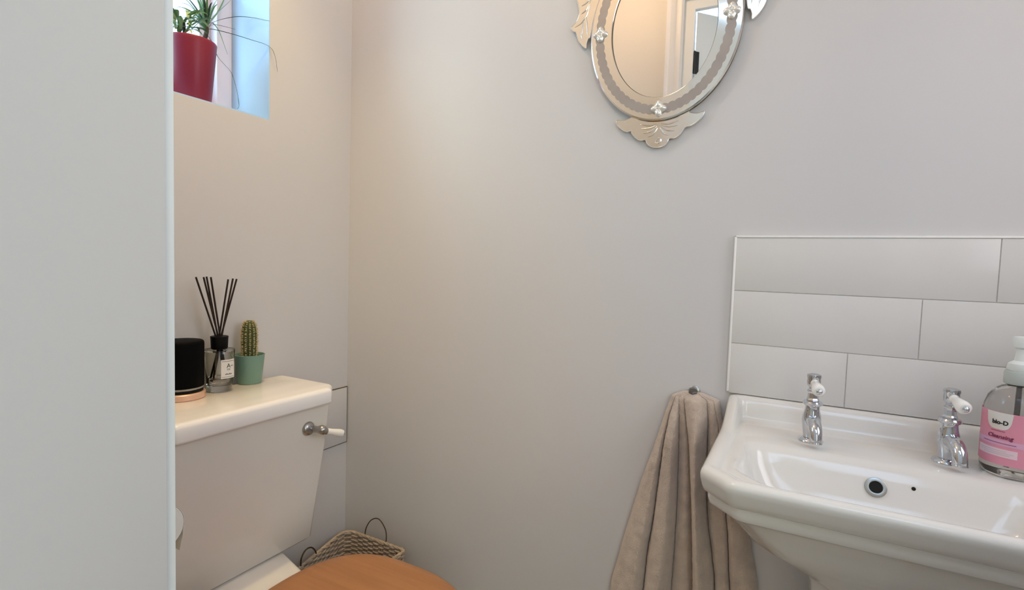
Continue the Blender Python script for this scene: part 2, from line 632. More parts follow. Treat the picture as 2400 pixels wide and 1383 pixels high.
# the door leaf, swung out into the hall, its face just left of the lens
th = math.radians(-47)
hx, hy = OX0 + 0.0005, DY - 0.0015
ux, uy = math.cos(th), math.sin(th)      # along the leaf
nx, ny = uy, -ux                          # away from the room side (behind the leaf)


def leaf_box(bm, s0, s1, d0, d1, z0, z1, bevel=0.0):
    b2 = bmesh.new()
    box_bm(b2, (s0, d0, z0), (s1, d1, z1), bevel)
    for v in b2.verts:
        s, d, z = v.co
        v.co = Vector((hx + ux * s + nx * d, hy + uy * s + ny * d, z))
    me = bpy.data.meshes.new('tmp')
    b2.to_mesh(me)
    b2.free()
    bm.from_mesh(me)
    bpy.data.meshes.remove(me)


leafm = M['door']
bm = bmesh.new()
g = 0.009
leaf_box(bm, g, 0.79, 0, 0.04, 0.008, 2.197)
for v in bm.verts:                       # hinge edge planed to a mitre so the leaf clears the lining
    if (v.co.x - hx) * ux + (v.co.y - hy) * uy < 0.02 and (v.co.x - hx) * nx + (v.co.y - hy) * ny > 0.02:
        v.co.x += ux * 0.052
        v.co.y += uy * 0.052
dl = link('door_leaf', bm, leafm, door, smooth=False)
bm = bmesh.new()
for z in (1.955, 0.25):
    leaf_box(bm, 0.008, 0.026, -0.002, 0.001, z, z + 0.088)
    lathe_bm(bm, [(0.0, -0.003), (0.003, 0.0), (0.004, 0.002), (0.004, 0.086), (0.003, 0.088), (0, 0.091)],
             (hx + 0.0045, hy + 0.0010, z), n=12)
link('hinge', bm, M['black'], door)

# hall beyond the doorway (seen in the mirror)
struct('wall_hall_left', [((-0.3, -3.3, 0), (-0.2, DY - 0.12, 2.78))], M['hall'])
struct('wall_hall_right', [((2.9, -3.3, 0), (3.0, DY - 0.12, 2.78))], M['wall'])
struct('wall_hall_far', [((-0.3, -3.4, 0), (3.0, -3.3, 2.78))], M['wall'])
struct('wall_hall_near', [((-0.3, DY - 0.12, CEIL + 0.08), (3.0, DY, 2.86)), ((WX1 + 0.12, DY - 0.12, 0), (3.0, DY, CEIL + 0.08))], M['wall'])
struct('ceiling_hall', [((-0.3, -3.4, 2.78), (3.0, -2.95, 2.86)), ((-0.3, -1.55, 2.78), (3.0, DY - 0.12, 2.86)),
                        ((-0.3, -2.95, 2.78), (0.2, -1.55, 2.86)), ((2.3, -2.95, 2.78), (3.0, -1.55, 2.86))], M['ceil'])

# ceiling lamp
lamp = thing('ceiling_lamp', (0.56, -0.60, CEIL), 'round opal glass ceiling lamp on a brass rim above the toilet', 'lamp')
lathe('base', [(0, 0), (0.11, 0), (0.115, -0.012), (0.105, -0.02), (0, -0.02)], M['copper'], lamp, (0.56, -0.60, CEIL), n=40)
lathe('lamp_shade', [(0.1, -0.02), (0.105, -0.04), (0.09, -0.075), (0.05, -0.095), (0.0, -0.1)], M['shade'], lamp, (0.56, -0.60, CEIL), n=40, cap=False)
light('lamp_bulb', 'POINT', (0.56, -0.60, CEIL - 0.16), 5.4, (1.0, 0.68, 0.40), 0.07)

spotl = thing('downlight', (0.25, -0.47, CEIL), 'small white recessed ceiling downlight over the cistern', 'downlight')
lathe('rim', [(0.034, 0), (0.045, 0), (0.046, -0.003), (0.040, -0.006), (0.034, -0.005), (0.032, 0.0), (0.034, 0)], M['gloss'], spotl, (0.25, -0.47, CEIL), n=36, cap=False)
lathe('lens', [(0, -0.001), (0.032, -0.001), (0.032, 0.0), (0, 0.0)], M['shade'], spotl, (0.25, -0.47, CEIL), n=36)

# boxed access panel low on the left wall by the corner
pn = thing('access_panel', (0.002, -0.1, 0.575), 'wall coloured access panel with hairline joint between cistern and corner', 'panel')
box('panel_board', (0.0, -0.262, 0.5755), (0.0055, -0.0045, 0.7545), M['wall'], pn, 0.001)
bm = bmesh.new()
box_bm(bm, (0.0, -0.262, 0.7545), (0.004, -0.003, 0.757))
box_bm(bm, (0.0, -0.262, 0.573), (0.004, -0.003, 0.5755))
box_bm(bm, (0.0, -0.0045, 0.573), (0.004, -0.0022, 0.757))
link('joint', bm, mat('dark_joint', srgb(92, 80, 66), 0.9, var=0.4, scale=50), pn, smooth=False)

# skirting
struct('baseboard_back', [((0.0, -0.018, 0), (WX1, 0.0, 0.12))], M['gloss'])
struct('baseboard_left', [((0.0, DY, 0), (0.018, -0.018, 0.12))], M['gloss'])
struct('baseboard_right', [((WX1 - 0.018, DY, 0), (WX1, -0.018, 0.12))], M['gloss'])

# ------------------------------------------------------------------ tiled splashback
TX0, TX1, TZ1, TH = 1.150, WX1, 1.2415, 0.1147
sp = thing('tiled_splashback', (TX0, 0, 0.9016), 'white glazed tile splashback with white edge trim behind the washbasin', 'splashback')
box('grout', (TX0, -0.0062, 0.9016), (TX1, 0.0, TZ1), M['grout'], sp)
rows = [[1.586], [1.480, 1.813], [1.367, 1.70]]
first = None
for r, js in enumerate(rows):
    z1 = TZ1 - r * TH
    z0 = z1 - TH if r < 2 else 0.9016
    xs = [TX0] + js + [TX1]
    for a, b in zip(xs, xs[1:]):
        gq = 0.0006
        dz = random.uniform(-0.0003, 0.0003)
        t = box('tile', (a + gq, -0.0085 + dz, z0 + gq), (b - gq, -0.001, z1 - gq), M['tile'], sp, 0.0012, 2)
bm = bmesh.new()
box_bm(bm, (TX0 - 0.0035, -0.0105, 0.905), (TX0 + 0.0012, 0.0, TZ1 + 0.004), 0.0016, 2)
box_bm(bm, (TX0 - 0.0035, -0.0105, TZ1 - 0.0005), (TX1, 0.0, TZ1 + 0.004), 0.0016, 2)
link('edge_trim', bm, M['edge'], sp)

# ------------------------------------------------------------------ washbasin
basin = thing('washbasin', (1.412, -0.2, 0), 'white traditional ceramic washbasin with raised back and chamfered corners on pedestal', 'washbasin')
XC, HW = 1.412, 0.260


def bloop(w, yf, yb, ch, r, zf, rb=None, drop=0.0):
    """plan loop: half width w, front y yf, back y yb, corner chamfer ch."""
    rb = r if rb is None else rb
    cs = [(XC - w, yb, rb), (XC - w, yf + ch, r), (XC - w + ch * 1.05, yf, r), (XC + w - ch * 1.05, yf, r), (XC + w, yf + ch, r), (XC + w, yb, rb)]
    pts = round_poly(cs, ne=14, nf=5)
    out = []
    for p in pts:
        z = zf(p.x, p.y) if callable(zf) else zf
        out.append(Vector((p.x, p.y, z)))
    return out


def up(y):
    """extra rim height towards the back: concave sweep from the side arms to the upstand"""
    t = max(0.0, min(1.0, (y + 0.150) / 0.125))
    return 0.040 * (t ** 1.9)


RZ = 0.860


def upi(x, y):
    return RZ + up(y)


loops = [
    bloop(0.075, -0.260, -0.02, 0.03, 0.03, 0.643),
    bloop(0.100, -0.275, -0.012, 0.03, 0.04, 0.660),
    bloop(0.125, -0.292, -0.01, 0.035, 0.045, 0.679),
    bloop(0.160, -0.318, -0.008, 0.04, 0.04, 0.703),
    bloop(0.188, -0.344, -0.006, 0.045, 0.04, 0.724),
    bloop(0.208, -0.362, -0.005, 0.045, 0.035, 0.752),
    bloop(0.224, -0.374, -0.004, 0.045, 0.03, 0.772),
    bloop(0.235, -0.383, -0.003, 0.045, 0.03, 0.783),
    bloop(0.240, -0.388, -0.003, 0.045, 0.025, 0.788),
    bloop(0.2445, -0.394, -0.003, 0.045, 0.022, 0.7895),
    bloop(0.2495, -0.398, -0.003, 0.045, 0.022, 0.793),
    bloop(0.2510, -0.400, -0.003, 0.045, 0.022, 0.803),
    bloop(0.2500, -0.400, -0.003, 0.045, 0.022, 0.811),
    bloop(0.2485, -0.399, -0.003, 0.045, 0.022, 0.8135),
    bloop(0.2530, -0.410, -0.003, 0.045, 0.02, 0.8155),
    bloop(0.2570, -0.416, -0.003, 0.045, 0.02, 0.819),
    bloop(0.2585, -0.421, -0.003, 0.045, 0.018, lambda x, y: 0.828 + up(y) * 0.3),
    bloop(0.2600, -0.429, -0.003, 0.045, 0.018, lambda x, y: 0.842 + up(y) * 0.7),
    bloop(0.2600, -0.432, -0.003, 0.045, 0.018, lambda x, y: 0.850 + up(y)),
    bloop(0.2580, -0.431, -0.003, 0.045, 0.018, lambda x, y: 0.8565 + up(y)),
    bloop(0.2545, -0.427, -0.005, 0.045, 0.018, lambda x, y: 0.8600 + up(y)),
    bloop(0.2490, -0.421, -0.008, 0.044, 0.018, lambda x, y: 0.8612 + up(y + 0.004)),
    bloop(0.2430, -0.415, -0.018, 0.042, 0.018, lambda x, y: 0.8605 + up(y + 0.014)),
    bloop(0.2385, -0.410, -0.025, 0.040, 0.018, lambda x, y: 0.8585 + up(y + 0.020) * 0.93),
    bloop(0.2350, -0.406, -0.029, 0.038, 0.018, lambda x, y: 0.8565 + up(y + 0.022) * 0.6),
    bloop(0.2325, -0.404, -0.033, 0.038, 0.020, lambda x, y: 0.8540 + up(y + 0.020) * 0.22, 0.014),
    bloop(0.2290, -0.402, -0.041, 0.038, 0.022, lambda x, y: 0.8520, 0.016),
    bloop(0.2230, -0.399, -0.060, 0.040, 0.025, lambda x, y: 0.8515, 0.02),
    bloop(0.2170, -0.396, -0.110, 0.042, 0.030, lambda x, y: 0.8512 if y > -0.3 else 0.8535, 0.025),
    bloop(0.2125, -0.393, -0.160, 0.045, 0.033, lambda x, y: 0.8500 if y > -0.3 else 0.8525, 0.03),
    bloop(0.2080, -0.389, -0.171, 0.045, 0.036, 0.8465, 0.034),
    bloop(0.2040, -0.385, -0.179, 0.046, 0.038, 0.838, 0.038),
    bloop(0.1990, -0.381, -0.187, 0.048, 0.040, 0.820, 0.04),
    bloop(0.1880, -0.366, -0.199, 0.05, 0.045, 0.790, 0.045),
    bloop(0.1680, -0.344, -0.213, 0.05, 0.050, 0.768, 0.05),
    bloop(0.1370, -0.324, -0.232, 0.04, 0.040, 0.755, 0.045),
    bloop(0.0900, -0.306, -0.250, 0.02, 0.02, 0.749, 0.025),
    bloop(0.0300, -0.296, -0.268, 0.010, 0.010, 0.747, 0.010),
]
bm = bmesh.new()
loft(bm, loops)
bowl = link('bowl', bm, M['ceramic'], basin, angle=75)


def bowl_back(z):
    t = (0.838 - z) / (0.838 - 0.79)
    return -0.179 - 0.020 * t


# overflow ring, chain-stay hole, waste
ofx, ofz = 1.4055, 0.8135
bm = bmesh.new()
ax = Vector((0, -1.0, 0.42)).normalized()
oc = Vector((ofx, bowl_back(ofz) - 0.0005, ofz))
lathe_bm(bm, [(0.0093, 0.0012), (0.0100, 0.0028), (0.0125, 0.0032), (0.0158, 0.0022), (0.0166, -0.002), (0.0093, -0.002), (0.0093, 0.0012)],
         oc, ax, 36, cap=False)
link('overflow_ring', bm, M['ringmetal'], basin)
lathe('overflow_hole', [(0, -0.002), (0.0095, -0.002), (0.0095, 0.0014), (0, 0.0010)], M['dark'], basin, oc, ax, 28)
cc = Vector((1.4570, bowl_back(0.8215) - 0.0003, 0.8215))
lathe('chain_hole', [(0, -0.002), (0.0032, -0.002), (0.0030, 0.0008), (0, 0.0009)], M['dark'], basin, cc, ax, 20)
lathe('waste', [(0, 0.0), (0.014, 0.0), (0.022, 0.002), (0.023, 0.0045), (0.017, 0.0045), (0.013, 0.001), (0, 0.001)], M['chrome'], basin, (XC, -0.282, 0.746), n=32)
# pedestal
bm = bmesh.new()
pl = []
for hw, yf, ch, z in ((0.150, -0.30, 0.06, 0.0), (0.150, -0.30, 0.06, 0.03), (0.140, -0.29, 0.06, 0.05), (0.118, -0.265, 0.05, 0.07), (0.108, -0.25, 0.05, 0.10),
                      (0.095, -0.235, 0.045, 0.25), (0.088, -0.225, 0.045, 0.45), (0.087, -0.222, 0.045, 0.58), (0.092, -0.226, 0.045, 0.62),
                      (0.105, -0.240, 0.045, 0.650), (0.112, -0.248, 0.04, 0.656)):
    pl.append(bloop(hw, yf, -0.02, ch, 0.02, z))
loft(bm, pl)
link('pedestal', bm, M['ceramic'], basin, angle=60)


# ------------------------------------------------------------------ taps
def make_tap(x, y, label, ang):
    z = 0.8505
    t = thing('pillar_tap', (x, y, z), label, 'tap', 'pillar taps on the washbasin')
    B = (x, y, z)
    lathe('base_flange', [(0, 0), (0.0205, 0), (0.0215, 0.0015), (0.0205, 0.004), (0.0165, 0.0065), (0.0135, 0.0075), (0, 0.0075)], M['chrome'], t, B)
    lathe('tap_body', [(0.0125, 0.007), (0.0135, 0.014), (0.0155, 0.028), (0.0165, 0.038), (0.0155, 0.049), (0.0135, 0.058), (0.0125, 0.066),
                       (0.0130, 0.070), (0, 0.070)], M['chrome'], t, B, angle=60)
    lathe('collar', [(0, 0.0695), (0.0150, 0.0695), (0.0165, 0.0715), (0.0168, 0.0745), (0.0150, 0.077), (0.0115, 0.0775), (0, 0.0775)], M['chrome'], t, B)
    bm = bmesh.new()
    lathe_bm(bm, [(0.0105, 0.077), (0.0110, 0.080), (0.0092, 0.083), (0.0086, 0.092), (0.0100, 0.095), (0.0100, 0.098), (0.0078, 0.100), (0.0072, 0.106), (0, 0.106)], B, n=8)
    link('bonnet', bm, M['chrome'], t, angle=25)
    # spout: arches forward and down from the body, towards the bowl
    d = Vector((math.sin(ang), -math.cos(ang), 0))
    b = Vector(B)
    pts = [b + Vector((0, 0, 0.036)), b + d * 0.014 + Vector((0, 0, 0.041)), b + d * 0.030 + Vector((0, 0, 0.040)),
           b + d * 0.043 + Vector((0, 0, 0.031)), b + d * 0.049 + Vector((0, 0, 0.018)), b + d * 0.050 + Vector((0, 0, 0.010))]
    bm = bmesh.new()
    tube_bm(bm, smooth_path(pts, 7), lambda u: 0.0128 - 0.0030 * u + 0.0012 * (u > 0.93), 20)
    link('spout', bm, M['chrome'], t, angle=50)
    # head and porcelain lever pointing forward over the bowl
    h0 = b + Vector((0, 0, 0.104))
    lathe('lever_head', [(0, 0), (0.0085, 0), (0.0110, 0.003), (0.0118, 0.009), (0.0112, 0.016), (0.0125, 0.020), (0.0118, 0.0235), (0.006, 0.0255), (0, 0.0258)],
          M['chrome'], t, h0, n=28)
    la = (d + Vector((0, 0, -0.16))).normalized()
    l0 = h0 + Vector((0, 0, 0.0105)) + la * 0.009
    lv = lathe('lever', [(0, 0), (0.0070, 0), (0.0078, 0.003), (0.0070, 0.006), (0.0078, 0.012), (0.0098, 0.026), (0.0110, 0.036), (0.0104, 0.042), (0.0075, 0.045), (0, 0.0455)],
               M['porcelain'], t, l0, la, n=28)
    lathe('lever_tip', [(0, 0.0452), (0.0048, 0.0452), (0.0050, 0.0475), (0.0030, 0.0500), (0, 0.0508)], M['chrome'], lv, l0, la, n=20)
    return t


make_tap(1.309, -0.1035, 'chrome pillar tap with white porcelain lever at left end of washbasin', math.radians(8))
make_tap(1.5145, -0.1000, 'chrome pillar tap with white porcelain lever beside the pink labelled soap bottle', math.radians(8))

# ------------------------------------------------------------------ soap bottle
sx, sy, sz = 1.598, -0.107, 0.8517
soap = thing('soap_bottle', (sx, sy, sz), 'clear pump bottle of hand soap with pink label on the washbasin', 'bottle')
lathe('bottle', [(0, 0.0), (0.038, 0.0), (0.0415, 0.004), (0.0425, 0.012), (0.0425, 0.098), (0.0415, 0.112), (0.0375, 0.126), (0.030, 0.137), (0.022, 0.143),
                 (0.0165, 0.1455), (0.0150, 0.150), (0, 0.150)], M['soap'], soap, (sx, sy, sz), n=64, angle=70)
af = math.atan2(-1.25 - sy, 1.271 - sx)         # towards the doorway
lab = wrap_patch('label', (sx, sy), 0.0428, af - 1.75, af + 1.45, sz + 0.020, sz + 0.104, M['pink'], soap, n=48)
arch_c = af - 0.50
wrap_patch('label_crest', (sx, sy), 0.0435, arch_c - 0.42, arch_c + 0.42, 0, 0, M['label'], lab, 0.0002, 24,
           prof=lambda t: (sz + 0.1035 - 0.027 * math.sqrt(max(0.0, 1 - (2 * t - 1) ** 4)), sz + 0.1038))
wrap_patch('label_lilac_band', (sx, sy), 0.0435, af - 1.6, af + 1.2, sz + 0.051, sz + 0.060, M['lilac'], lab, 0.0002, 30)
wrap_patch('label_text_panel', (sx, sy), 0.0435, af - 1.25, af + 0.10, sz + 0.033, sz + 0.046, M['pink_pale'], lab, 0.0002, 30)
C2 = (sx, sy)
wrap_text('lettering', 'bio-D', 0.0092, M['ink'], lab, C2, 0.0438, arch_c + 0.05, sz + 0.0850, bold=0.0003)
wrap_text('lettering', 'Cleansing', 0.0088, M['maroon'], lab, C2, 0.0438, arch_c + 0.06, sz + 0.0625, bold=0.0002, shear=0.2)
for a0_, a1_, z_, m_ in ((-0.72, -0.28, 0.0735, 'maroon'), (-1.00, 0.05, 0.0545, 'maroon'), (-1.15, -0.20, 0.0422, 'ink'), (-1.10, 0.0, 0.0392, 'ink'), (-0.95, -0.1, 0.0362, 'ink')):
    wrap_patch('print_line', (sx, sy), 0.0438, af + a0_, af + a1_, sz + z_, sz + z_ + (0.0009 if m_ == 'maroon' else 0.0006), M[m_] if m_ == 'maroon' else M['cap'], lab, 0.0002, 16)
lathe('neck_cap', [(0, 0), (0.0195, 0), (0.0205, 0.002), (0.0205, 0.019), (0.0190, 0.022), (0, 0.022)], M['cap'], soap, (sx, sy, sz + 0.1475), n=40)
pmp = lathe('pump', [(0, 0), (0.0165, 0), (0.0180, 0.003), (0.0165, 0.012), (0.0095, 0.017), (0.0080, 0.030), (0.0080, 0.036), (0.0120, 0.039), (0.0130, 0.052), (0.0110, 0.056), (0, 0.057)],
            M['pump'], soap, (sx, sy, sz + 0.1690), n=32)
tube('pump_nozzle', [(sx, sy, sz + 0.214), (sx + 0.018, sy - 0.004, sz + 0.216), (sx + 0.036, sy - 0.008, sz + 0.213), (sx + 0.042, sy - 0.009, sz + 0.205)], 0.0052, M['pump'], pmp, 12)
tube('dip_tube', [(sx, sy, sz + 0.148), (sx - 0.001, sy, sz + 0.08), (sx - 0.006, sy, sz + 0.012)], 0.0028, M['pump'], soap, 10)

# ------------------------------------------------------------------ venetian mirror
MX, MZ = 0.9725, 1.716
mir = thing('venetian_mirror', (MX, 0, MZ), 'oval Venetian wall mirror with etched glass border and leaf crests', 'mirror')


def ell(a, b, n=160, wob=0.0, k=0, ph=0.0):
    out = []
    for i in range(n):
        t = 2 * PI * i / n
        w = wob * (abs(math.sin(k * t / 2 + ph)) ** 0.7 - 0.5)
        out.append((MX + (a + w) * math.cos(t), MZ + (b + w) * math.sin(t)))
    return out


def ring_bm(bm, prof, n=200):
    """prof: list of (a, b, y)"""
    loops_ = [[Vector((MX + a * math.cos(2 * PI * i / n), y, MZ + b * math.sin(2 * PI * i / n))) for i in range(n)] for a, b, y in prof]
    return loft(bm, loops_, cap0=False, cap1=False)


bm = bmesh.new()
ring_bm(bm, [(0.166, 0.206, -0.0025), (0.1685, 0.2088, -0.0035), (0.1690, 0.2092, -0.0125), (0.1665, 0.2065, -0.0142), (0.150, 0.190, -0.0142), (0.150, 0.190, -0.0025)])
bm2 = bm
link('backing', bm, M['mirror_edge'], mir)
# border glass: bevelled outside strip, flat field, bevelled inner strip
bm = bmesh.new()
ring_bm(bm, [(0.1690, 0.2095, -0.0142), (0.1700, 0.2105, -0.0165), (0.1694, 0.2099, -0.0188), (0.1665, 0.2070, -0.0202),
             (0.1660, 0.2065, -0.0203), (0.1190, 0.1595, -0.0205), (0.1186, 0.1591, -0.0200), (0.1180, 0.1585, -0.0180), (0.1180, 0.1585, -0.0142), (0.1690, 0.2095, -0.0142)])
link('border_glass', bm, M['bevel'], mir, angle=6)
# etched scalloped band lying on the border
bm = bmesh.new()
n = 720
ins, outs, ins2, outs2 = [], [], [], []
for i in range(n):
    t = 2 * PI * i / n
    s1 = abs(math.sin(34 * t)) ** 0.8
    s2 = abs(math.sin(29 * t + 0.4)) ** 0.8
    ao, bo = 0.1545 + 0.0028 * s1, 0.1945 + 0.0028 * s1
    ai, bi = 0.1385 - 0.0028 * s2, 0.1775 - 0.0028 * s2
    outs.append(Vector((MX + ao * math.cos(t), -0.0209, MZ + bo * math.sin(t))))
    ins.append(Vector((MX + ai * math.cos(t), -0.0209, MZ + bi * math.sin(t))))
    outs2.append(Vector((MX + ao * math.cos(t), -0.0204, MZ + bo * math.sin(t))))
    ins2.append(Vector((MX + ai * math.cos(t), -0.0204, MZ + bi * math.sin(t))))
loft(bm, [outs2, outs, ins, ins2], False, False)
link('etched_band', bm, M['etched'], mir, smooth=False)
# dark gap and centre glass
bm = bmesh.new()
ring_bm(bm, [(0.1186, 0.1591, -0.0170), (0.1172, 0.1577, -0.0172), (0.1168, 0.1573, -0.0100), (0.1190, 0.1600, -0.0100), (0.1186, 0.1591, -0.0170)])
link('inner_rim', bm, M['mirror_edge'], mir)
bm = bmesh.new()
lps = []
for a, b, y in ((0.1172, 0.1577, -0.010), (0.1172, 0.1577, -0.0145), (0.1168, 0.1573, -0.0150)):
    lps.append([Vector((MX + a * math.cos(2 * PI * i / 200), y, MZ + b * math.sin(2 * PI * i / 200))) for i in range(200)])
loft(bm, lps)
link('centre_glass', bm, M['mirror'], mir, angle=20)


# four-petalled glass rosettes
def rosette(px, pz, rot):
    bm = bmesh.new()
    NR, NA = 8, 48
    top = []
    for j in range(1, NR + 1):
        f = j / NR
        ring = []
        for i in range(NA):
            t = 2 * PI * i / NA
            R = 0.0152 + 0.0030 * math.cos(4 * (t - rot))
            R *= f
            pet = 0.5 + 0.5 * math.cos(4 * (t - rot))
            h = 0.0060 * math.sqrt(max(0, 1 - f ** 3)) * (0.62 + 0.38 * pet) - 0.0030 * math.exp(-(f / 0.28) ** 2)
            ring.append(bm.verts.new((px + R * math.cos(t), -0.0235 - h, pz + R * math.sin(t))))
        top.append(ring)
    c = bm.verts.new((px, -0.0235 - 0.0042, pz))
    for i in range(NA):
        bm.faces.new((c, top[0][i], top[0][(i + 1) % NA]))
    for A, B in zip(top, top[1:]):
        for i in range(NA):
            bm.faces.new((A[i], B[i], B[(i + 1) % NA], A[(i + 1) % NA]))
    back = [bm.verts.new((v.co.x, -0.0205, v.co.z)) for v in top[-1]]
    for i in range(NA):
        bm.faces.new((top[-1][i], back[i], back[(i + 1) % NA], top[-1][(i + 1) % NA]))
    bm.faces.new(back)
    return link('rosette', bm, M['flower'], mir, angle=60)


for px, pz, r in ((-0.1455, 0.0035, 0.0), (0.1455, 0.0035, 0.0), (0.0, -0.1850, 0.0), (0.0, 0.1850, 0.0),
                  (-0.118, 0.111, 0.6), (0.118, 0.111, -0.6)):
    rosette(MX + px, MZ + pz, r)


# crests cut from mirror glass: engraved grooves are real ridges on top
def crest(name, outline, grooves, y0=-0.004, y1=-0.0115):
    pts = [(MX + v.x, MZ + v.y) for v in smooth_path([Vector((a, b, 0)) for a, b in outline], 4, True)]
    bm = bmesh.new()
    loft(bm, [[Vector((p[0], y, p[1])) for p in pts] for y in (y0, y1)], False, False)
    bm.verts.ensure_lookup_table()
    n_ = len(pts)
    for tri in tessellate_polygon([[Vector((p[0], p[1], 0)) for p in pts]]):
        bm.faces.new([bm.verts[q] for q in tri])
        bm.faces.new([bm.verts[q + n_] for q in reversed(tri)])
    c = link(name, bm, M['bevel'], mir, angle=25)
    bm = bmesh.new()
    tube_bm(bm, smooth_path([Vector((p[0], y1 + 0.0002, p[1])) for p in pts], 2, True), 0.0010, 6, closed=True)
    link('ground_edge', bm, M['flower'], c, angle=60)
    bm = bmesh.new()
    for gr in grooves:
        P = smooth_path([Vector((MX + a, y1 - 0.0001, MZ + b)) for a, b in gr], 5)
        tube_bm(bm, P, lambda u: 0.0004 + 0.0014 * math.sin(PI * min(1, u * 0.9 + 0.08)), 8)
    link('engraved_fan', bm, M['bevel'], c, angle=60)
    return c


pend = [(-0.100, -0.1990), (-0.0985, -0.2091), (-0.0876, -0.2205), (-0.0750, -0.2275), (-0.0650, -0.2265), (-0.0615, -0.2340), (-0.0524, -0.2440),
        (-0.0420, -0.2505), (-0.0300, -0.2500), (-0.0255, -0.2585), (-0.0162, -0.2665), (-0.0020, -0.2700), (0.0120, -0.2670), (0.0210, -0.2590),
        (0.0250, -0.2510), (0.0360, -0.2515), (0.0470, -0.2450), (0.0540, -0.2350), (0.0590, -0.2290), (0.0700, -0.2270), (0.0840, -0.2190),
        (0.0940, -0.2095), (0.0975, -0.1990), (0.0830, -0.2010), (0.0680, -0.1975), (0.0600, -0.1900), (0.04, -0.2020), (0.0, -0.2080), (-0.04, -0.2020),
        (-0.0600, -0.1900), (-0.0680, -0.1965), (-0.0830, -0.2000)]
fan = []
for s in (-1, 1):
    fan += [[(s * 0.004, -0.216), (s * 0.022, -0.2185), (s * 0.044, -0.2135)],
            [(s * 0.004, -0.219), (s * 0.022, -0.2245), (s * 0.042, -0.2235)],
            [(s * 0.004, -0.222), (s * 0.018, -0.2320), (s * 0.036, -0.2345)],
            [(s * 0.003, -0.225), (s * 0.012, -0.2390), (s * 0.024, -0.2440)]]
fan.append([(-0.006, -0.255), (0.0, -0.2485), (0.006, -0.252), (0.003, -0.2590), (-0.004, -0.2600), (-0.006, -0.256)])
crest('crest', pend, fan)
crest('crest', [(a, -b) for a, b in reversed(pend)], [[(a, -b) for a, b in g_] for g_ in fan])
side = [(-0.1745, 0.0090), (-0.1800, 0.0040), (-0.1835, -0.0060), (-0.1850, -0.0175), (-0.1950, -0.0090), (-0.2035, 0.0020), (-0.2090, 0.0140), (-0.2125, 0.0250), (-0.2200, 0.0295),
        (-0.2260, 0.0370), (-0.2200, 0.0435), (-0.2130, 0.0500), (-0.2080, 0.0600), (-0.2065, 0.0750), (-0.2105, 0.0950), (-0.2140, 0.1050), (-0.2080, 0.1180),
        (-0.1950, 0.1280), (-0.1800, 0.1380), (-0.1600, 0.1450), (-0.1400, 0.1400), (-0.1430, 0.1180), (-0.1590, 0.0800), (-0.1690, 0.0450)]
sg = [[(-0.176, 0.110), (-0.180, 0.085), (-0.186, 0.062), (-0.200, 0.044), (-0.216, 0.037)],
      [(-0.188, 0.060), (-0.184, 0.035), (-0.182, 0.012)], [(-0.194, 0.052), (-0.196, 0.030), (-0.1975, 0.014), (-0.194, 0.004)],
      [(-0.181, 0.085), (-0.190, 0.072), (-0.200, 0.066)], [(-0.178, 0.100), (-0.188, 0.090), (-0.200, 0.085)], [(-0.174, 0.118), (-0.186, 0.108), (-0.198, 0.104)]]
crest('crest', side, sg)
crest('crest', [(-a, b) for a, b in reversed(side)], [[(-a, b) for a, b in g_] for g_ in sg])

# ------------------------------------------------------------------ toilet
ty = -0.487
toilet = thing('toilet', (0.35, ty, 0), 'close-coupled white ceramic toilet with tapered cistern and orange wooden seat', 'toilet')


def rrect(x0, x1, y0, y1, r, z, ch=0.0):
    pts = round_poly([(x0, y0, r), (x1, y0, r), (x1, y1, r), (x0, y1, r)], ne=8, nf=5)
    return [Vector((p.x, p.y, z)) for p in pts]


def crect(x0, x1, hy, ch, r, z):
    """rectangle in plan with chamfered front corners (front = +x)"""
    pts = round_poly([(x0, ty - hy, 0.004), (x1 - ch, ty - hy, r), (x1, ty - hy + ch, r), (x1, ty + hy - ch, r), (x1 - ch, ty + hy, r), (x0, ty + hy, 0.004)], ne=8, nf=4)
    return [Vector((p.x, p.y, z)) for p in pts]


bm = bmesh.new()
loft(bm, [crect(0.040, 0.196, 0.172, 0.012, 0.01, 0.447), crect(0.032, 0.205, 0.178, 0.012, 0.01, 0.455), crect(0.030, 0.212, 0.190, 0.012, 0.01, 0.56),
          crect(0.030, 0.226, 0.203, 0.012, 0.01, 0.70), crect(0.030, 0.234, 0.209, 0.012, 0.01, 0.803)])
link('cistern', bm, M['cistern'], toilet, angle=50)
bm = bmesh.new()
loft(bm, [crect(0.030, 0.240, 0.216, 0.030, 0.006, 0.8015), crect(0.028, 0.247, 0.221, 0.032, 0.007, 0.8030), crect(0.027, 0.249, 0.223, 0.033, 0.008, 0.808),
          crect(0.027, 0.249, 0.223, 0.033, 0.008, 0.832), crect(0.027, 0.247, 0.222, 0.033, 0.009, 0.8375), crect(0.028, 0.242, 0.219, 0.033, 0.010, 0.8408), crect(0.030, 0.235, 0.213, 0.033, 0.012, 0.8418)])
link('cistern_lid', bm, M['cistern_top'], toilet, angle=60)
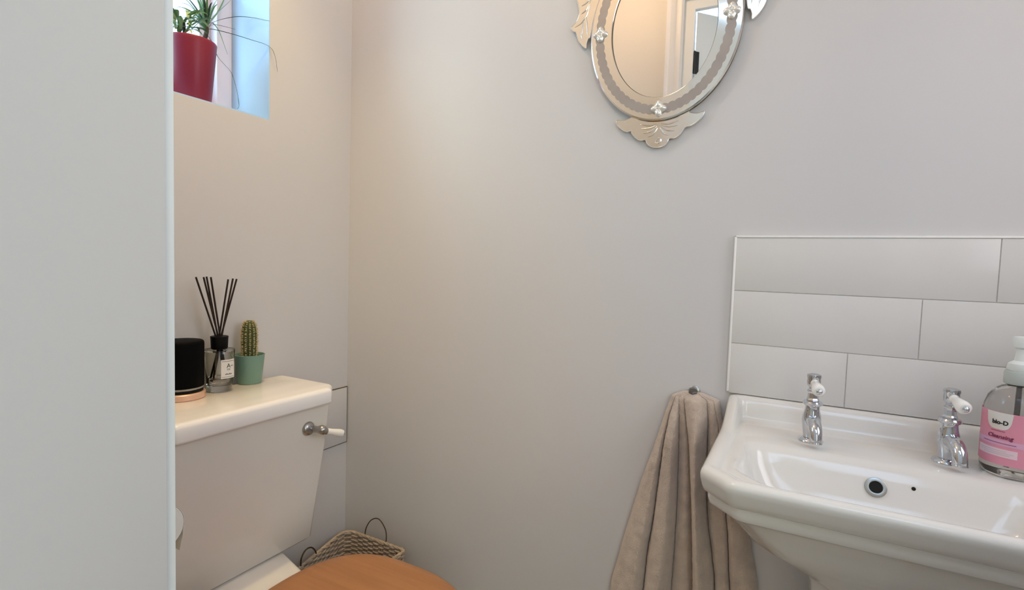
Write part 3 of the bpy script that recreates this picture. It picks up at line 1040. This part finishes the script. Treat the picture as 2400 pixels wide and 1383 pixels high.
# flush lever
ly, lz = ty + 0.134, 0.749
lx = 0.2275
ros = lathe('lever_rosette', [(0, 0), (0.0165, 0), (0.0175, 0.003), (0.0160, 0.008), (0.0110, 0.012), (0, 0.013)], M['steel'], toilet, (lx, ly, lz), (1, 0, 0.08), n=32)
lathe('lever_boss', [(0, 0), (0.0085, 0.0), (0.0080, 0.012), (0.0105, 0.017), (0.0115, 0.023), (0.0095, 0.030), (0.0045, 0.034), (0, 0.0345)], M['steel'], ros, (lx + 0.010, ly + 0.010, lz - 0.003), (1, 0.35, 0), n=28)
d = Vector((0.10, 1.0, -0.36)).normalized()
p0 = Vector((lx + 0.030, ly + 0.020, lz - 0.006))
hd = lathe('flush_handle', [(0, 0.012), (0.0072, 0.012), (0.0078, 0.016), (0.0078, 0.030), (0.0092, 0.046), (0.0100, 0.056), (0.0090, 0.0625), (0.005, 0.065), (0, 0.0655)], M['porcelain'], toilet, p0, d, n=28)
lathe('handle_collar', [(0, -0.012), (0.0075, -0.010), (0.0098, -0.002), (0.0098, 0.004), (0.0080, 0.008), (0.0085, 0.012), (0, 0.0125)], M['steel'], hd, p0, d, n=28)
lathe('handle_tip', [(0, 0.0648), (0.0042, 0.0648), (0.0040, 0.068), (0.0020, 0.0700), (0, 0.0702)], M['black'], hd, p0, d, n=16)
# pan
bm = bmesh.new()


def pan(x0, x1, hw, z, p=2.4, n=64, flat=0.5):
    out = []
    xm = x0 + (x1 - x0) * flat
    for i in range(n):
        t = 2 * PI * i / n
        c, s = math.cos(t), math.sin(t)
        cx_ = math.copysign(abs(c) ** (2 / p), c)
        sy_ = math.copysign(abs(s) ** (2 / p), s)
        x = xm + cx_ * ((x1 - xm) if c > 0 else (xm - x0))
        out.append(Vector((x, ty + sy_ * hw, z)))
    return out


loft(bm, [pan(0.20, 0.56, 0.11, 0.0), pan(0.20, 0.56, 0.11, 0.03), pan(0.21, 0.54, 0.09, 0.07), pan(0.20, 0.52, 0.085, 0.18), pan(0.20, 0.60, 0.12, 0.28), pan(0.21, 0.68, 0.165, 0.37),
          pan(0.22, 0.70, 0.18, 0.405), pan(0.235, 0.705, 0.182, 0.415), pan(0.27, 0.68, 0.15, 0.415), pan(0.32, 0.62, 0.09, 0.34), pan(0.40, 0.52, 0.04, 0.26)])
link('pan', bm, M['ceramic'], toilet, angle=60)
bm = bmesh.new()
sh = []
for ins_, z in ((0.0, 0.30), (0.0, 0.436), (0.003, 0.443), (0.008, 0.446)):
    pts = round_poly([(0.04, ty - 0.100 + ins_, 0.01), (0.200, ty - 0.093 + ins_, 0.01), (0.318 - ins_, ty - 0.060 + ins_, 0.012), (0.318 - ins_, ty + 0.060 - ins_, 0.012), (0.200, ty + 0.093 - ins_, 0.01),
                      (0.04, ty + 0.100 - ins_, 0.01)], ne=6, nf=4)
    sh.append([Vector((p.x, p.y, z)) for p in pts])
loft(bm, sh)
link('cistern_shelf', bm, M['ceramic'], toilet, angle=50)


# seat and lid
def seat_loop(hw, xb, xf, z, dome=0.0, n=72):
    out = []
    xm = 0.53
    for i in range(n):
        t = 2 * PI * i / n
        c, s = math.cos(t), math.sin(t)
        if c >= 0:
            x = xm + (xf - xm) * c
            y = hw * s
        else:
            p = 3.4
            x = xm - (xm - xb) * abs(c) ** (2 / p)
            y = hw * math.copysign(abs(s) ** (2 / 2.35), s)
        out.append(Vector((x, ty + y, z)))
    return out


bm = bmesh.new()
o_ = [seat_loop(0.200, 0.305, 0.775, 0.4195), seat_loop(0.204, 0.302, 0.779, 0.425), seat_loop(0.204, 0.302, 0.779, 0.431), seat_loop(0.200, 0.305, 0.775, 0.436),
      seat_loop(0.14, 0.37, 0.70, 0.436), seat_loop(0.136, 0.374, 0.696, 0.428), seat_loop(0.14, 0.37, 0.70, 0.4195)]
loft(bm, o_ + [o_[0]], False, False)
bmesh.ops.remove_doubles(bm, verts=bm.verts[:], dist=1e-5)
link('seat', bm, M['wood_lid'], toilet, angle=60)
bm = bmesh.new()
loft(bm, [seat_loop(0.196, 0.310, 0.771, 0.4375), seat_loop(0.203, 0.304, 0.778, 0.441), seat_loop(0.2055, 0.302, 0.780, 0.447), seat_loop(0.203, 0.304, 0.778, 0.4525), seat_loop(0.196, 0.310, 0.771, 0.4562),
          seat_loop(0.17, 0.335, 0.745, 0.4580), seat_loop(0.11, 0.39, 0.68, 0.4592), seat_loop(0.04, 0.48, 0.58, 0.4596)])
link('seat_lid', bm, M['wood_lid'], toilet, angle=60)
for s in (-1, 1):
    bm = bmesh.new()
    lathe_bm(bm, [(0, 0), (0.010, 0), (0.012, 0.004), (0.008, 0.008), (0.006, 0.012), (0, 0.012)], (0.322, ty + s * 0.035, 0.424), n=16)
    lathe_bm(bm, [(0, -0.014), (0.0055, -0.013), (0.0055, 0.013), (0, 0.014)], (0.316, ty + s * 0.035, 0.4345), (0, 1, 0), n=16)
    link('seat_hinge', bm, M['steel'], toilet)

# ------------------------------------------------------------------ objects on the cistern lid
LZ = 0.8420
# candle
cx_, cy_ = 0.0515, -0.556
candle = thing('jar_candle', (cx_, cy_, LZ), 'large black jar candle on rose gold base at left of cistern lid', 'candle')
lathe('candle_base', [(0, 0), (0.0470, 0), (0.0490, 0.002), (0.0492, 0.013), (0.0475, 0.0150), (0.0450, 0.0155), (0, 0.0155)], M['copper'], candle, (cx_, cy_, LZ), n=64)
lathe('base_groove', [(0, 0.0156), (0.0440, 0.0156), (0.0440, 0.0215), (0, 0.0215)], M['collar'], candle, (cx_, cy_, LZ), n=64)
jar = lathe('jar', [(0, 0.0270), (0.0452, 0.0270), (0.0460, 0.0300), (0.0460, 0.124), (0.0450, 0.1285), (0.0425, 0.1305), (0.020, 0.1308), (0, 0.1308)],
            M['candle_black'], candle, (cx_, cy_, LZ), n=64)
lathe('jar_foot', [(0, 0.0216), (0.0430, 0.0216), (0.0455, 0.0232), (0.0455, 0.0269), (0, 0.0269)], M['glassbase'], jar, (cx_, cy_, LZ), n=64)
ca = math.atan2(-1.25 - cy_, 1.271 - cx_)
wrap_text('lettering', 'SE', 0.011, M['label'], jar, (cx_, cy_), 0.0461, ca - 0.42, LZ + 0.084)

# reed diffuser
dx, dy = 0.0560, -0.4685
dif = thing('reed_diffuser', (dx, dy, LZ), 'clear glass reed diffuser with black collar and seven dark reeds', 'diffuser')
glass_b = lathe('glass_bottle', [(0, 0.0), (0.0245, 0.0), (0.0265, 0.0025), (0.0278, 0.010), (0.0325, 0.080), (0.0338, 0.0985), (0.0325, 0.1005), (0.0290, 0.1000), (0.014, 0.0985), (0.0110, 0.1010),
                                 (0.0110, 0.106), (0.0085, 0.106), (0.0085, 0.099), (0.012, 0.0955), (0.0300, 0.0965), (0.0305, 0.080), (0.0258, 0.0180), (0.0235, 0.0150), (0, 0.0145)],
                M['glass'], dif, (dx, dy, LZ), n=56, cap=False, angle=50)
lathe('liquid', [(0, 0.0147), (0.0230, 0.0152), (0.0252, 0.0182), (0.0262, 0.030), (0, 0.030)], M['liquid'], dif, (dx, dy, LZ), n=40)
lathe('collar', [(0, 0.1015), (0.0170, 0.1015), (0.0182, 0.104), (0.0192, 0.128), (0.0198, 0.1315), (0.0180, 0.1325), (0.0, 0.1300)], M['collar'], dif, (dx, dy, LZ), n=40)
tops = [(-0.5329, 1.1164, 0.070), (-0.5152, 1.1163, 0.070), (-0.5062, 1.1173, 0.0665), (-0.4960, 1.1162, 0.0665), (-0.4535, 1.1108, 0.067), (-0.4420, 1.1128, 0.068), (-0.4330, 1.1117, 0.069)]
for i, (yt, zt, xt) in enumerate(tops):
    nk = Vector((dx + (0.003 if i % 2 else -0.003), dy + (-0.006 + 0.0022 * i if i < 4 else 0.001 + 0.0022 * (i - 4)), LZ + 0.128))
    tp = Vector((xt, yt, zt))
    dd = (tp - nk).normalized()
    low = nk - dd * 0.106
    low.z = max(low.z, LZ + 0.0180)
    low.x = dx + (low.x - dx) * 0.7
    lo_off = Vector((low.x - dx, low.y - dy, 0))
    if lo_off.length > 0.020:
        lo_off = lo_off.normalized() * 0.020
        low.x, low.y = dx + lo_off.x, dy + lo_off.y
    bm = bmesh.new()
    tube_bm(bm, [low, nk.lerp(low, 0.5), nk, nk.lerp(tp, 0.5), tp], 0.0021, 8)
    link('reed', bm, M['reed'], dif, angle=60)
da = math.atan2(-1.25 - dy, 1.271 - dx) + 0.62
lb = wrap_patch('label', (dx, dy), 0.0338, da - 0.52, da + 0.52, LZ + 0.034, LZ + 0.079, M['label'], dif, 0.0005, 16)
wrap_patch('label_border', (dx, dy), 0.03432, da - 0.47, da + 0.47, LZ + 0.0745, LZ + 0.0753, M['ink'], lb, 0.0002, 16)
wrap_patch('label_border', (dx, dy), 0.03432, da - 0.47, da + 0.47, LZ + 0.0372, LZ + 0.0378, M['ink'], lb, 0.0002, 16)
wrap_text('lettering', 'A', 0.015, M['ink'], lb, (dx, dy), 0.0344, da - 0.02, LZ + 0.0590, depth=0.0002)
wrap_text('lettering', 'oo', 0.0065, M['ink'], lb, (dx, dy), 0.0344, da + 0.24, LZ + 0.0620, depth=0.0002)
wrap_text('lettering', 'co', 0.0085, M['ink'], lb, (dx, dy), 0.0344, da - 0.02, LZ + 0.0535, depth=0.0002)
for q_ in range(7):
    wrap_patch('print_line', (dx, dy), 0.0344, da - 0.26 + 0.075 * q_, da - 0.21 + 0.075 * q_, LZ + 0.0430, LZ + 0.0450 + 0.0012 * (q_ % 3 == 1), M['ink'], lb, 0.0002, 2)

# cactus
kx, ky = 0.0395, -0.3765
cac = thing('potted_cactus', (kx, ky, LZ), 'small spiny columnar cactus in mint green pot on cistern lid', 'cactus')
lathe('pot', [(0, 0.0), (0.0270, 0.0), (0.0285, 0.0015), (0.0355, 0.0715), (0.0360, 0.0740), (0.0345, 0.0745), (0.0335, 0.0730), (0.0325, 0.064), (0, 0.064)], M['mint'], cac, (kx, ky, LZ), n=56)
lathe('soil', [(0, 0.0635), (0.0322, 0.0640), (0.0315, 0.0665), (0.015, 0.0685), (0, 0.069)], M['soil'], cac, (kx, ky, LZ), n=30)
kcx, kcy = kx + 0.001, ky - 0.002
bm = bmesh.new()
NA, ribs = 120, 12
rings = []
prof = [(0.0145, 0.060), (0.0165, 0.072), (0.0178, 0.095), (0.0182, 0.120), (0.0170, 0.138), (0.0145, 0.150), (0.0100, 0.158), (0.004, 0.1615)]
prof = smooth_path([Vector((a, 0, b)) for a, b in prof], 4)
for p in prof:
    rings.append([bm.verts.new((kcx + p.x * (0.90 + 0.10 * abs(math.cos(ribs * PI * i / NA)) ** 0.7) * math.cos(2 * PI * i / NA),
                                kcy + p.x * (0.90 + 0.10 * abs(math.cos(ribs * PI * i / NA)) ** 0.7) * math.sin(2 * PI * i / NA), LZ + p.z)) for i in range(NA)])
for A, B in zip(rings, rings[1:]):
    for i in range(NA):
        bm.faces.new((A[i], A[(i + 1) % NA], B[(i + 1) % NA], B[i]))
bm.faces.new(rings[-1])
stem = link('stem', bm, M['cactus'], cac, angle=60)
bm = bmesh.new()
for rb in range(ribs):
    a = 2 * PI * rb / ribs
    nz_ = 17
    for j in range(nz_):
        z = 0.071 + (0.158 - 0.071) * j / (nz_ - 1) + random.uniform(-0.0012, 0.0012)
        R = min(prof, key=lambda p: abs(p.z - z)).x
        base = Vector((kcx + R * math.cos(a), kcy + R * math.sin(a), LZ + z))
        out = Vector((math.cos(a), math.sin(a), 0.35 if z < 0.145 else 1.2)).normalized()
        bmesh.ops.create_icosphere(bm, subdivisions=1, radius=0.0015, matrix=Matrix.Translation(base + out * 0.0004))
        u, v, w = frame_from(out)
        for k in range(10):
            dr = (out * random.uniform(0.4, 1.0) + u * random.uniform(-1, 1) + v * random.uniform(-1, 1)).normalized()
            L = random.uniform(0.003, 0.0065)
            s = dr.orthogonal().normalized() * 0.00055
            s2 = dr.cross(s)
            vs = [bm.verts.new(base + s), bm.verts.new(base - s * 0.5 + s2), bm.verts.new(base - s * 0.5 - s2), bm.verts.new(base + dr * L)]
            for f in ((0, 1, 3), (1, 2, 3), (2, 0, 3)):
                bm.faces.new([vs[q] for q in f])
sp_ = link('spines', bm, M['spine'], stem, smooth=False)
sp_['kind'] = 'stuff'

# ------------------------------------------------------------------ plant on the window sill
px, py, pz = -0.100, -0.441, wz0 + 0.003
plant = thing('potted_plant', (px, py, pz), 'spiky green houseplant in a crimson pot on the window sill', 'plant')
lathe('pot', [(0, 0), (0.0405, 0), (0.0425, 0.003), (0.0560, 0.1560), (0.0565, 0.1620), (0.0555, 0.1640), (0.0540, 0.1630), (0.0530, 0.150), (0, 0.150)], M['crimson'], plant, (px, py, pz), n=64)
lathe('soil', [(0, 0.150), (0.0525, 0.151), (0.0520, 0.154), (0.03, 0.157), (0, 0.158)], M['soil'], plant, (px, py, pz), n=30)
tube('stem', [(-0.126, -0.404, 1.688), (-0.129, -0.392, 1.725), (-0.130, -0.384, 1.752), (-0.131, -0.383, 1.772)], lambda u: 0.0065 - 0.002 * u, M['stem'], plant, 12)
rest = [(-0.15, -0.462, 1.688)]
tube('stem', [(-0.105, -0.452, 1.688), (-0.105, -0.455, 1.715), (-0.105, -0.458, 1.745)], 0.004, M['stem'], plant, 10)


def blade(path, w, m, name='leaf', tipw=0.12, fold=0.25, sub=5, wmax=0.25):
    P = smooth_path(path, sub)
    n = len(P)
    bm = bmesh.new()
    rows_ = []
    for i, p in enumerate(P):
        t = i / (n - 1)
        a = (P[min(i + 1, n - 1)] - P[max(i - 1, 0)]).normalized()
        upv = Vector((0, 0, 1))
        s = a.cross(upv)
        if s.length < 0.15:
            s = Vector((0.3, 1, 0))
        s.normalize()
        nn = s.cross(a).normalized()
        # widest near wmax, tapering to the tip
        if t < wmax:
            ww = w * (0.55 + 0.45 * (t / wmax))
        else:
            ww = w * (1 - (1 - tipw) * ((t - wmax) / (1 - wmax)) ** 1.3)
        th_ = 0.0004
        rows_.append([bm.verts.new(p - s * ww + nn * ww * fold), bm.verts.new(p - nn * th_), bm.verts.new(p + s * ww + nn * ww * fold),
                      bm.verts.new(p + nn * th_)])
    for A, B in zip(rows_, rows_[1:]):
        for k in range(4):
            bm.faces.new((A[k], A[(k + 1) % 4], B[(k + 1) % 4], B[k]))
    bm.faces.new(rows_[0])
    bm.faces.new(rows_[-1])
    return link(name, bm, m, plant, angle=60)


LV = [
 [(-0.1300, -0.3827, 1.7607), (-0.1250, -0.3674, 1.7835), (-0.1200, -0.3338, 1.8063), (-0.0980, -0.3100, 1.8160), (-0.0490, -0.2990, 1.8075), (-0.0160, -0.2985, 1.7970), (0.0050, -0.2970, 1.7910)],
 [(-0.1300, -0.3850, 1.7554), (-0.1200, -0.3752, 1.7608), (-0.0900, -0.3403, 1.7571), (-0.0500, -0.3149, 1.7455), (0.0000, -0.2970, 1.7274), (0.0100, -0.2849, 1.7053), (0.0120, -0.2777, 1.6638)],
 [(-0.1300, -0.3816, 1.7677), (-0.1300, -0.3642, 1.8000), (-0.1300, -0.3405, 1.8316), (-0.1300, -0.3150, 1.8662), (-0.1300, -0.3050, 1.8907)],
 [(-0.1300, -0.3839, 1.7471), (-0.0900, -0.3941, 1.7147), (-0.0600, -0.3990, 1.6734), (-0.0300, -0.3860, 1.6388), (-0.0200, -0.3823, 1.6184), (-0.0150, -0.3763, 1.5887), (-0.0100, -0.3738, 1.5530), (-0.0100, -0.3784, 1.5420)],
 [(-0.1300, -0.3827, 1.7694), (-0.1300, -0.3689, 1.7816), (-0.1300, -0.3513, 1.7687), (-0.1300, -0.3381, 1.7424), (-0.1300, -0.3259, 1.7152)],
 [(-0.1300, -0.3839, 1.7624), (-0.1300, -0.3642, 1.7790), (-0.1200, -0.3337, 1.7828), (-0.1200, -0.3100, 1.7864)],
 [(-0.1300, -0.3861, 1.7549), (-0.1200, -0.4101, 1.7747), (-0.1100, -0.4388, 1.7788), (-0.1000, -0.4675, 1.7738), (-0.0900, -0.4923, 1.7562)],
 [(-0.1300, -0.3861, 1.7549), (-0.1200, -0.4057, 1.7691), (-0.1100, -0.4335, 1.7664), (-0.1000, -0.4656, 1.7491), (-0.0900, -0.4915, 1.7285)],
 [(-0.1300, -0.3850, 1.7598), (-0.1400, -0.3845, 1.7869), (-0.1500, -0.3863, 1.8132), (-0.1600, -0.3927, 1.8364), (-0.1700, -0.4001, 1.8504)],
 [(-0.1300, -0.3827, 1.7628), (-0.1400, -0.3719, 1.7976), (-0.1500, -0.3527, 1.8353), (-0.1500, -0.3384, 1.8673)],
 [(-0.1300, -0.3839, 1.7624), (-0.1200, -0.3922, 1.7962), (-0.1100, -0.4028, 1.8218), (-0.1100, -0.4116, 1.8391)],
 [(-0.1300, -0.3861, 1.7549), (-0.1200, -0.4168, 1.7475), (-0.1100, -0.4526, 1.7356), (-0.1000, -0.4910, 1.7124)],
 [(-0.1300, -0.3816, 1.7699), (-0.1400, -0.3472, 1.8190), (-0.1480, -0.3230, 1.8670), (-0.1480, -0.3110, 1.8941)],
]
WD = [0.0022, 0.0024, 0.0030, 0.0014, 0.0022, 0.0016, 0.0036, 0.0036, 0.0038, 0.0040, 0.0036, 0.0042, 0.0032]
for i, (p, w) in enumerate(zip(LV, WD)):
    blade(p, w, M['leaf_dark'] if i in (0, 1, 3, 5) else M['leaf'])
for k in range(16):            # more blades of the crown, fanned around the stem top
    a = 2.0 + k * 2.399
    elev = 0.35 + 0.9 * ((k * 0.37) % 1.0)
    L = 0.10 + 0.05 * ((k * 0.61) % 1.0)
    dr = Vector((math.cos(a) * math.cos(elev) * 0.45, -abs(math.sin(a)) * math.cos(elev) * 0.8 + 0.12, math.sin(elev)))
    b = Vector((-0.130, -0.385, 1.755 + 0.018 * ((k * 0.29) % 1.0)))
    pts = [b, b + dr * L * 0.35 + Vector((0, 0, 0.003)), b + dr * L * 0.7 + Vector((0, 0, -0.004)), b + dr * L + Vector((0, 0, -0.022))]
    blade(pts, 0.0036, M['leaf'] if k % 3 else M['leaf_dark'])
for k in range(46):            # shorter broad leaves of a second plant over the left of the pot
    a = k * 2.399
    c0 = Vector((-0.100 + 0.012 * math.cos(a * 1.7), -0.462 + 0.022 * math.sin(a), 1.715 + 0.045 * ((k * 0.31) % 1.0)))
    L = 0.032 + 0.028 * ((k * 0.43) % 1.0)
    elev = -0.1 + 1.1 * ((k * 0.53) % 1.0)
    dr = Vector((math.cos(a) * math.cos(elev) * 0.8, math.sin(a) * math.cos(elev), math.sin(elev)))
    pts = [c0, c0 + dr * L * 0.4 + Vector((0, 0, 0.004)), c0 + dr * L * 0.75 + Vector((0, 0, 0.001)), c0 + dr * L + Vector((0, 0, -0.006))]
    blade(pts, 0.0048, (M['leaf_pale'], M['leaf'], M['leaf_soft'])[k % 3], wmax=0.5, tipw=0.08)

# ------------------------------------------------------------------ towel on its hook
hook = thing('robe_hook', (1.079, 0, 0.893), 'small dull metal wall hook above the taupe towel', 'hook')
lathe('backplate', [(0, 0), (0.0130, 0), (0.0130, 0.003), (0.0100, 0.005), (0, 0.005)], M['steel'], hook, (1.079, 0.0, 0.893), (0, -1, 0), n=24)
tube('arm', [(1.079, -0.004, 0.893), (1.079, -0.012, 0.890), (1.079, -0.018, 0.890), (1.079, -0.021, 0.894)], 0.0045, M['hook'], hook, 12)
lathe('knob', [(0, 0), (0.0085, 0.001), (0.0105, 0.0045), (0.0085, 0.008), (0, 0.0090)], M['hook'], hook, (1.079, -0.0205, 0.8920), (0, -0.3, 1), n=6)

creases = {   # z : x of [left edge, crease A, B, C, D, fold E, right edge]
 0.893: (1.0560, 1.0620, 1.0680, 1.0750, 1.0900, 1.0980, 1.1020),
 0.882: (1.0310, 1.0420, 1.0500, 1.0610, 1.1100, 1.1240, 1.1340),
 0.840: (1.0190, 1.0315, 1.0520, 1.0670, 1.1135, 1.1330, 1.1420),
 0.770: (1.0000, 1.0225, 1.0540, 1.0770, 1.1155, 1.1480, 1.1600),
 0.680: (0.9740, 1.0130, 1.0560, 1.0850, 1.1190, 1.1550, 1.1850),
 0.600: (0.9530, 1.0070, 1.0563, 1.0910, 1.1260, 1.1650, 1.2080),
 0.500: (0.9300, 0.9960, 1.0550, 1.0980, 1.1440, 1.1740, 1.2300),
 0.400: (0.9080, 0.9900, 1.0530, 1.1040, 1.1520, 1.1900, 1.2420),
 0.250: (0.8960, 0.9850, 1.0500, 1.1080, 1.1600, 1.2000, 1.2500),
}
zs = sorted(creases, reverse=True)


def crease_row(z):
    for a, b in zip(zs, zs[1:]):
        if z <= a and z >= b:
            t = (a - z) / (a - b)
            return [p + (q - p) * t for p, q in zip(creases[a], creases[b])]
    return list(creases[zs[0]] if z > zs[0] else creases[zs[-1]])


bm = bmesh.new()
NZ, NS = 190, 28
front, back = [], []
dep = [0.90, 1.00, 0.38, 1.25, 0.55, 0.62]   # how far each fold stands out
for iz in range(NZ + 1):
    f = iz / NZ
    z = 0.893 - (0.893 - 0.25) * f ** 1.15
    cr_ = crease_row(z)
    fr, bk = [], []
    drop = min(1.0, (0.893 - z) / 0.10)
    amp = 0.004 + 0.034 * drop + 0.012 * f
    bas = 0.032 + 0.006 * f
    ntot = (len(cr_) - 1) * NS
    for seg_ in range(len(cr_) - 1):
        for k in range(NS + (1 if seg_ == len(cr_) - 2 else 0)):
            t = k / NS
            x = cr_[seg_] + (cr_[seg_ + 1] - cr_[seg_]) * t
            bulge = math.sin(PI * t) ** 0.42 * (1 + 0.12 * math.sin(2 * PI * t + seg_ * 1.3 + 3 * f)) if 0 < t < 1 else 0.0
            wsc = min(1.0, (cr_[seg_ + 1] - cr_[seg_]) / 0.03)
            y = -(bas - 0.016 * drop + amp * dep[seg_] * bulge * wsc)
            if z > 0.878:      # gathered crown over the hook
                q = (z - 0.878) / 0.015
                y = y * (1 - 0.25 * q)
            sidefrac = (seg_ * NS + k) / ntot
            edge = min(sidefrac, 1 - sidefrac) * 8
            if edge < 1:
                y *= 0.35 + 0.65 * math.sqrt(max(0.0, edge))
            n1 = noise.noise(Vector((x * 16, z * 7, 2.3)))
            n2 = noise.noise(Vector((x * 60, z * 60, 9.1)))
            n3 = noise.noise(Vector((x * 240, z * 240, 4.1)))
            y += -0.006 * n1 * drop - 0.0016 * n2 - 0.0010 * n3
            x2 = x + 0.002 * noise.noise(Vector((x * 30, z * 9, 5.5))) * drop + 0.0010 * noise.noise(Vector((x * 200, z * 200, 7)))
            fr.append(bm.verts.new((x2, min(y, -0.009), z + 0.0008 * n3)))
    front.append(fr)
NW = len(front[0])
for A, B in zip(front, front[1:]):
    for k in range(NW - 1):
        bm.faces.new((A[k], A[k + 1], B[k + 1], B[k]))
# back sheet close to the wall, so the towel is a closed, thick drape
for fr in front:
    bk = []
    for j in range(0, NW, 6):
        bk.append((j, bm.verts.new((fr[j].co.x, max(-0.005, fr[j].co.y + 0.006) if j not in (0, NW - 1) else -0.006, fr[j].co.z))))
    back.append(bk)
for A, B in zip(back, back[1:]):
    for (j, a), (j2, a2), (_, b), (_, b2) in zip(A, A[1:], B, B[1:]):
        bm.faces.new((a2, a, b, b2))
for side_ in (0, -1):
    for i in range(NZ):
        a, b = front[i][side_], front[i + 1][side_]
        c, dd_ = back[i + 1][side_][1], back[i][side_][1]
        bm.faces.new((a, b, c, dd_))
for fi, bi in ((front[0], back[0]), (front[-1], back[-1])):
    for (j, a), (j2, a2) in zip(bi, bi[1:]):
        bm.faces.new([fi[q] for q in range(j, j2 + 1)] + [a2, a])
tw = link('towel', bm, M['towel'], None, angle=70)
tag(tw, 'taupe terry towel hanging in deep folds from hook beside washbasin', 'towel')

# ------------------------------------------------------------------ wicker basket in the corner
BZ = 0.300
bask = thing('wicker_basket', (0.17, -0.14, 0), 'open wicker basket with wire loop handles in the corner behind toilet', 'basket')
rim_pts = [(0.034, -0.030, 0.035), (0.278, -0.030, 0.012), (0.278, -0.268, 0.02), (0.090, -0.268, 0.02)]
base_pl = round_poly(rim_pts, ne=26, nf=7)
cen = Vector((0.17, -0.15))
NB = len(base_pl)
bm = bmesh.new()
NROW = 44
for r in range(NROW):
    z = 0.012 + (BZ - 0.016) * r / (NROW - 1)
    tp = 0.90 + 0.10 * (z / BZ)
    ring = []
    for i, p in enumerate(base_pl):
        q = cen + (p - cen) * tp
        nrm = (p - cen).normalized()
        off = 0.0032 * (1 if (i // 3 + r) % 2 else -1)
        wv = 0.0018 * noise.noise(Vector((i * 0.35, r * 0.9, 0)))
        ring.append(Vector((q.x + nrm.x * off, q.y + nrm.y * off, z + wv)))
    tube_bm(bm, ring, 0.0036, 5, closed=True)
w_ = link('weave', bm, M['wicker'], bask, angle=80)
w_['kind'] = 'stuff'
bm = bmesh.new()
for i in range(0, NB, 3):
    p = base_pl[i]
    q0 = cen + (p - cen) * 0.90
    tube_bm(bm, [Vector((q0.x, q0.y, 0.004)), Vector((p.x, p.y, BZ - 0.004))], 0.0026, 5)
s_ = link('stakes', bm, M['wicker'], bask, angle=80)
s_['kind'] = 'stuff'
bm = bmesh.new()
for ph in (0, 2.1, 4.2):
    ring = []
    for i, p in enumerate(base_pl):
        nrm = (p - cen).normalized()
        a = i * 0.8 + ph
        ring.append(Vector((p.x + nrm.x * 0.0030 * math.cos(a), p.y + nrm.y * 0.0030 * math.cos(a), BZ + 0.0020 * math.sin(a))))
    tube_bm(bm, ring, 0.0030, 6, closed=True)
link('rim', bm, M['wicker'], bask, angle=80)
bm = bmesh.new()
loft(bm, [[Vector((cen.x + (p.x - cen.x) * 0.89, cen.y + (p.y - cen.y) * 0.89, z)) for p in base_pl] for z in (0.002, 0.008)])
link('basket_bottom', bm, M['wicker'], bask)
tube('handle', [(0.1120, -0.026, 0.296), (0.1150, -0.024, 0.322), (0.1280, -0.020, 0.347), (0.1480, -0.018, 0.3600), (0.1680, -0.018, 0.3585), (0.1900, -0.020, 0.338), (0.1985, -0.024, 0.318), (0.2000, -0.028, 0.295)],
     0.0016, M['wire'], bask, 8)
tube('handle', [(0.0865, -0.250, 0.298), (0.0840, -0.246, 0.322), (0.0800, -0.228, 0.337), (0.0760, -0.205, 0.333), (0.0730, -0.188, 0.315), (0.0725, -0.182, 0.298)],
     0.0022, M['wire'], bask, 8)

# ------------------------------------------------------------------ toilet roll on a floor stand
rx, ry, rz_ = 0.370, -0.797, 0.737
std = thing('roll_stand', (rx, -0.875, 0), 'chrome floor stand holding toilet roll beside the cistern', 'stand')
lathe('base', [(0, 0), (0.075, 0), (0.078, 0.004), (0.070, 0.010), (0.012, 0.014), (0, 0.014)], M['chrome'], std, (rx - 0.01, -0.905, 0), n=40)
tube('pole', [(rx - 0.01, -0.905, 0.012), (rx - 0.01, -0.905, 0.3), (rx - 0.01, -0.905, 0.6), (rx - 0.01, -0.905, 0.72)], 0.006, M['chrome'], std, 12)
tube('arm', [(rx - 0.01, -0.905, 0.715), (rx - 0.020, -0.900, 0.737), (rx - 0.055, -0.880, 0.745), (rx - 0.075, -0.840, 0.745), (rx - 0.072, -0.806, 0.746), (rx - 0.05, ry, 0.7475), (rx, ry, 0.7475), (rx + 0.04, ry, 0.7475)], 0.0045, M['chrome'], std, 12)
roll = thing('toilet_roll', (rx, ry, rz_), 'part used white toilet roll just beyond the door edge', 'toilet roll')
lathe('paper', [(0.0165, -0.050), (0.0345, -0.050), (0.0355, -0.048), (0.0355, 0.048), (0.0345, 0.050), (0.0165, 0.050), (0.0165, -0.050)], M['paper'], roll, (rx, ry, rz_), (1, 0, 0), n=56, cap=False)
lathe('cardboard_core', [(0.0165, -0.0495), (0.0165, 0.0495), (0.0153, 0.0495), (0.0153, -0.0495), (0.0165, -0.0495)], M['card'], roll, (rx, ry, rz_), (1, 0, 0), n=40, cap=False)
bm = bmesh.new()
ra = [Vector((0, ry + 0.0359 * math.cos(a), rz_ + 0.0359 * math.sin(a))) for a in [math.radians(q) for q in range(160, -21, -8)]]
ra += [Vector((0, ry + 0.0335, rz_ - 0.024)), Vector((0, ry + 0.0305, rz_ - 0.036)), Vector((0, ry + 0.0285, rz_ - 0.046))]
lps = []
for p in ra:
    o_n = Vector((0, p.y - ry, p.z - rz_)).normalized() * 0.0005
    lps.append([Vector((rx - 0.049, p.y, p.z)), Vector((rx + 0.049, p.y, p.z)), Vector((rx + 0.049, p.y + o_n.y, p.z + o_n.z)), Vector((rx - 0.049, p.y + o_n.y, p.z + o_n.z))])
loft(bm, lps)
link('loose_sheet', bm, M['paper'], roll, angle=60)
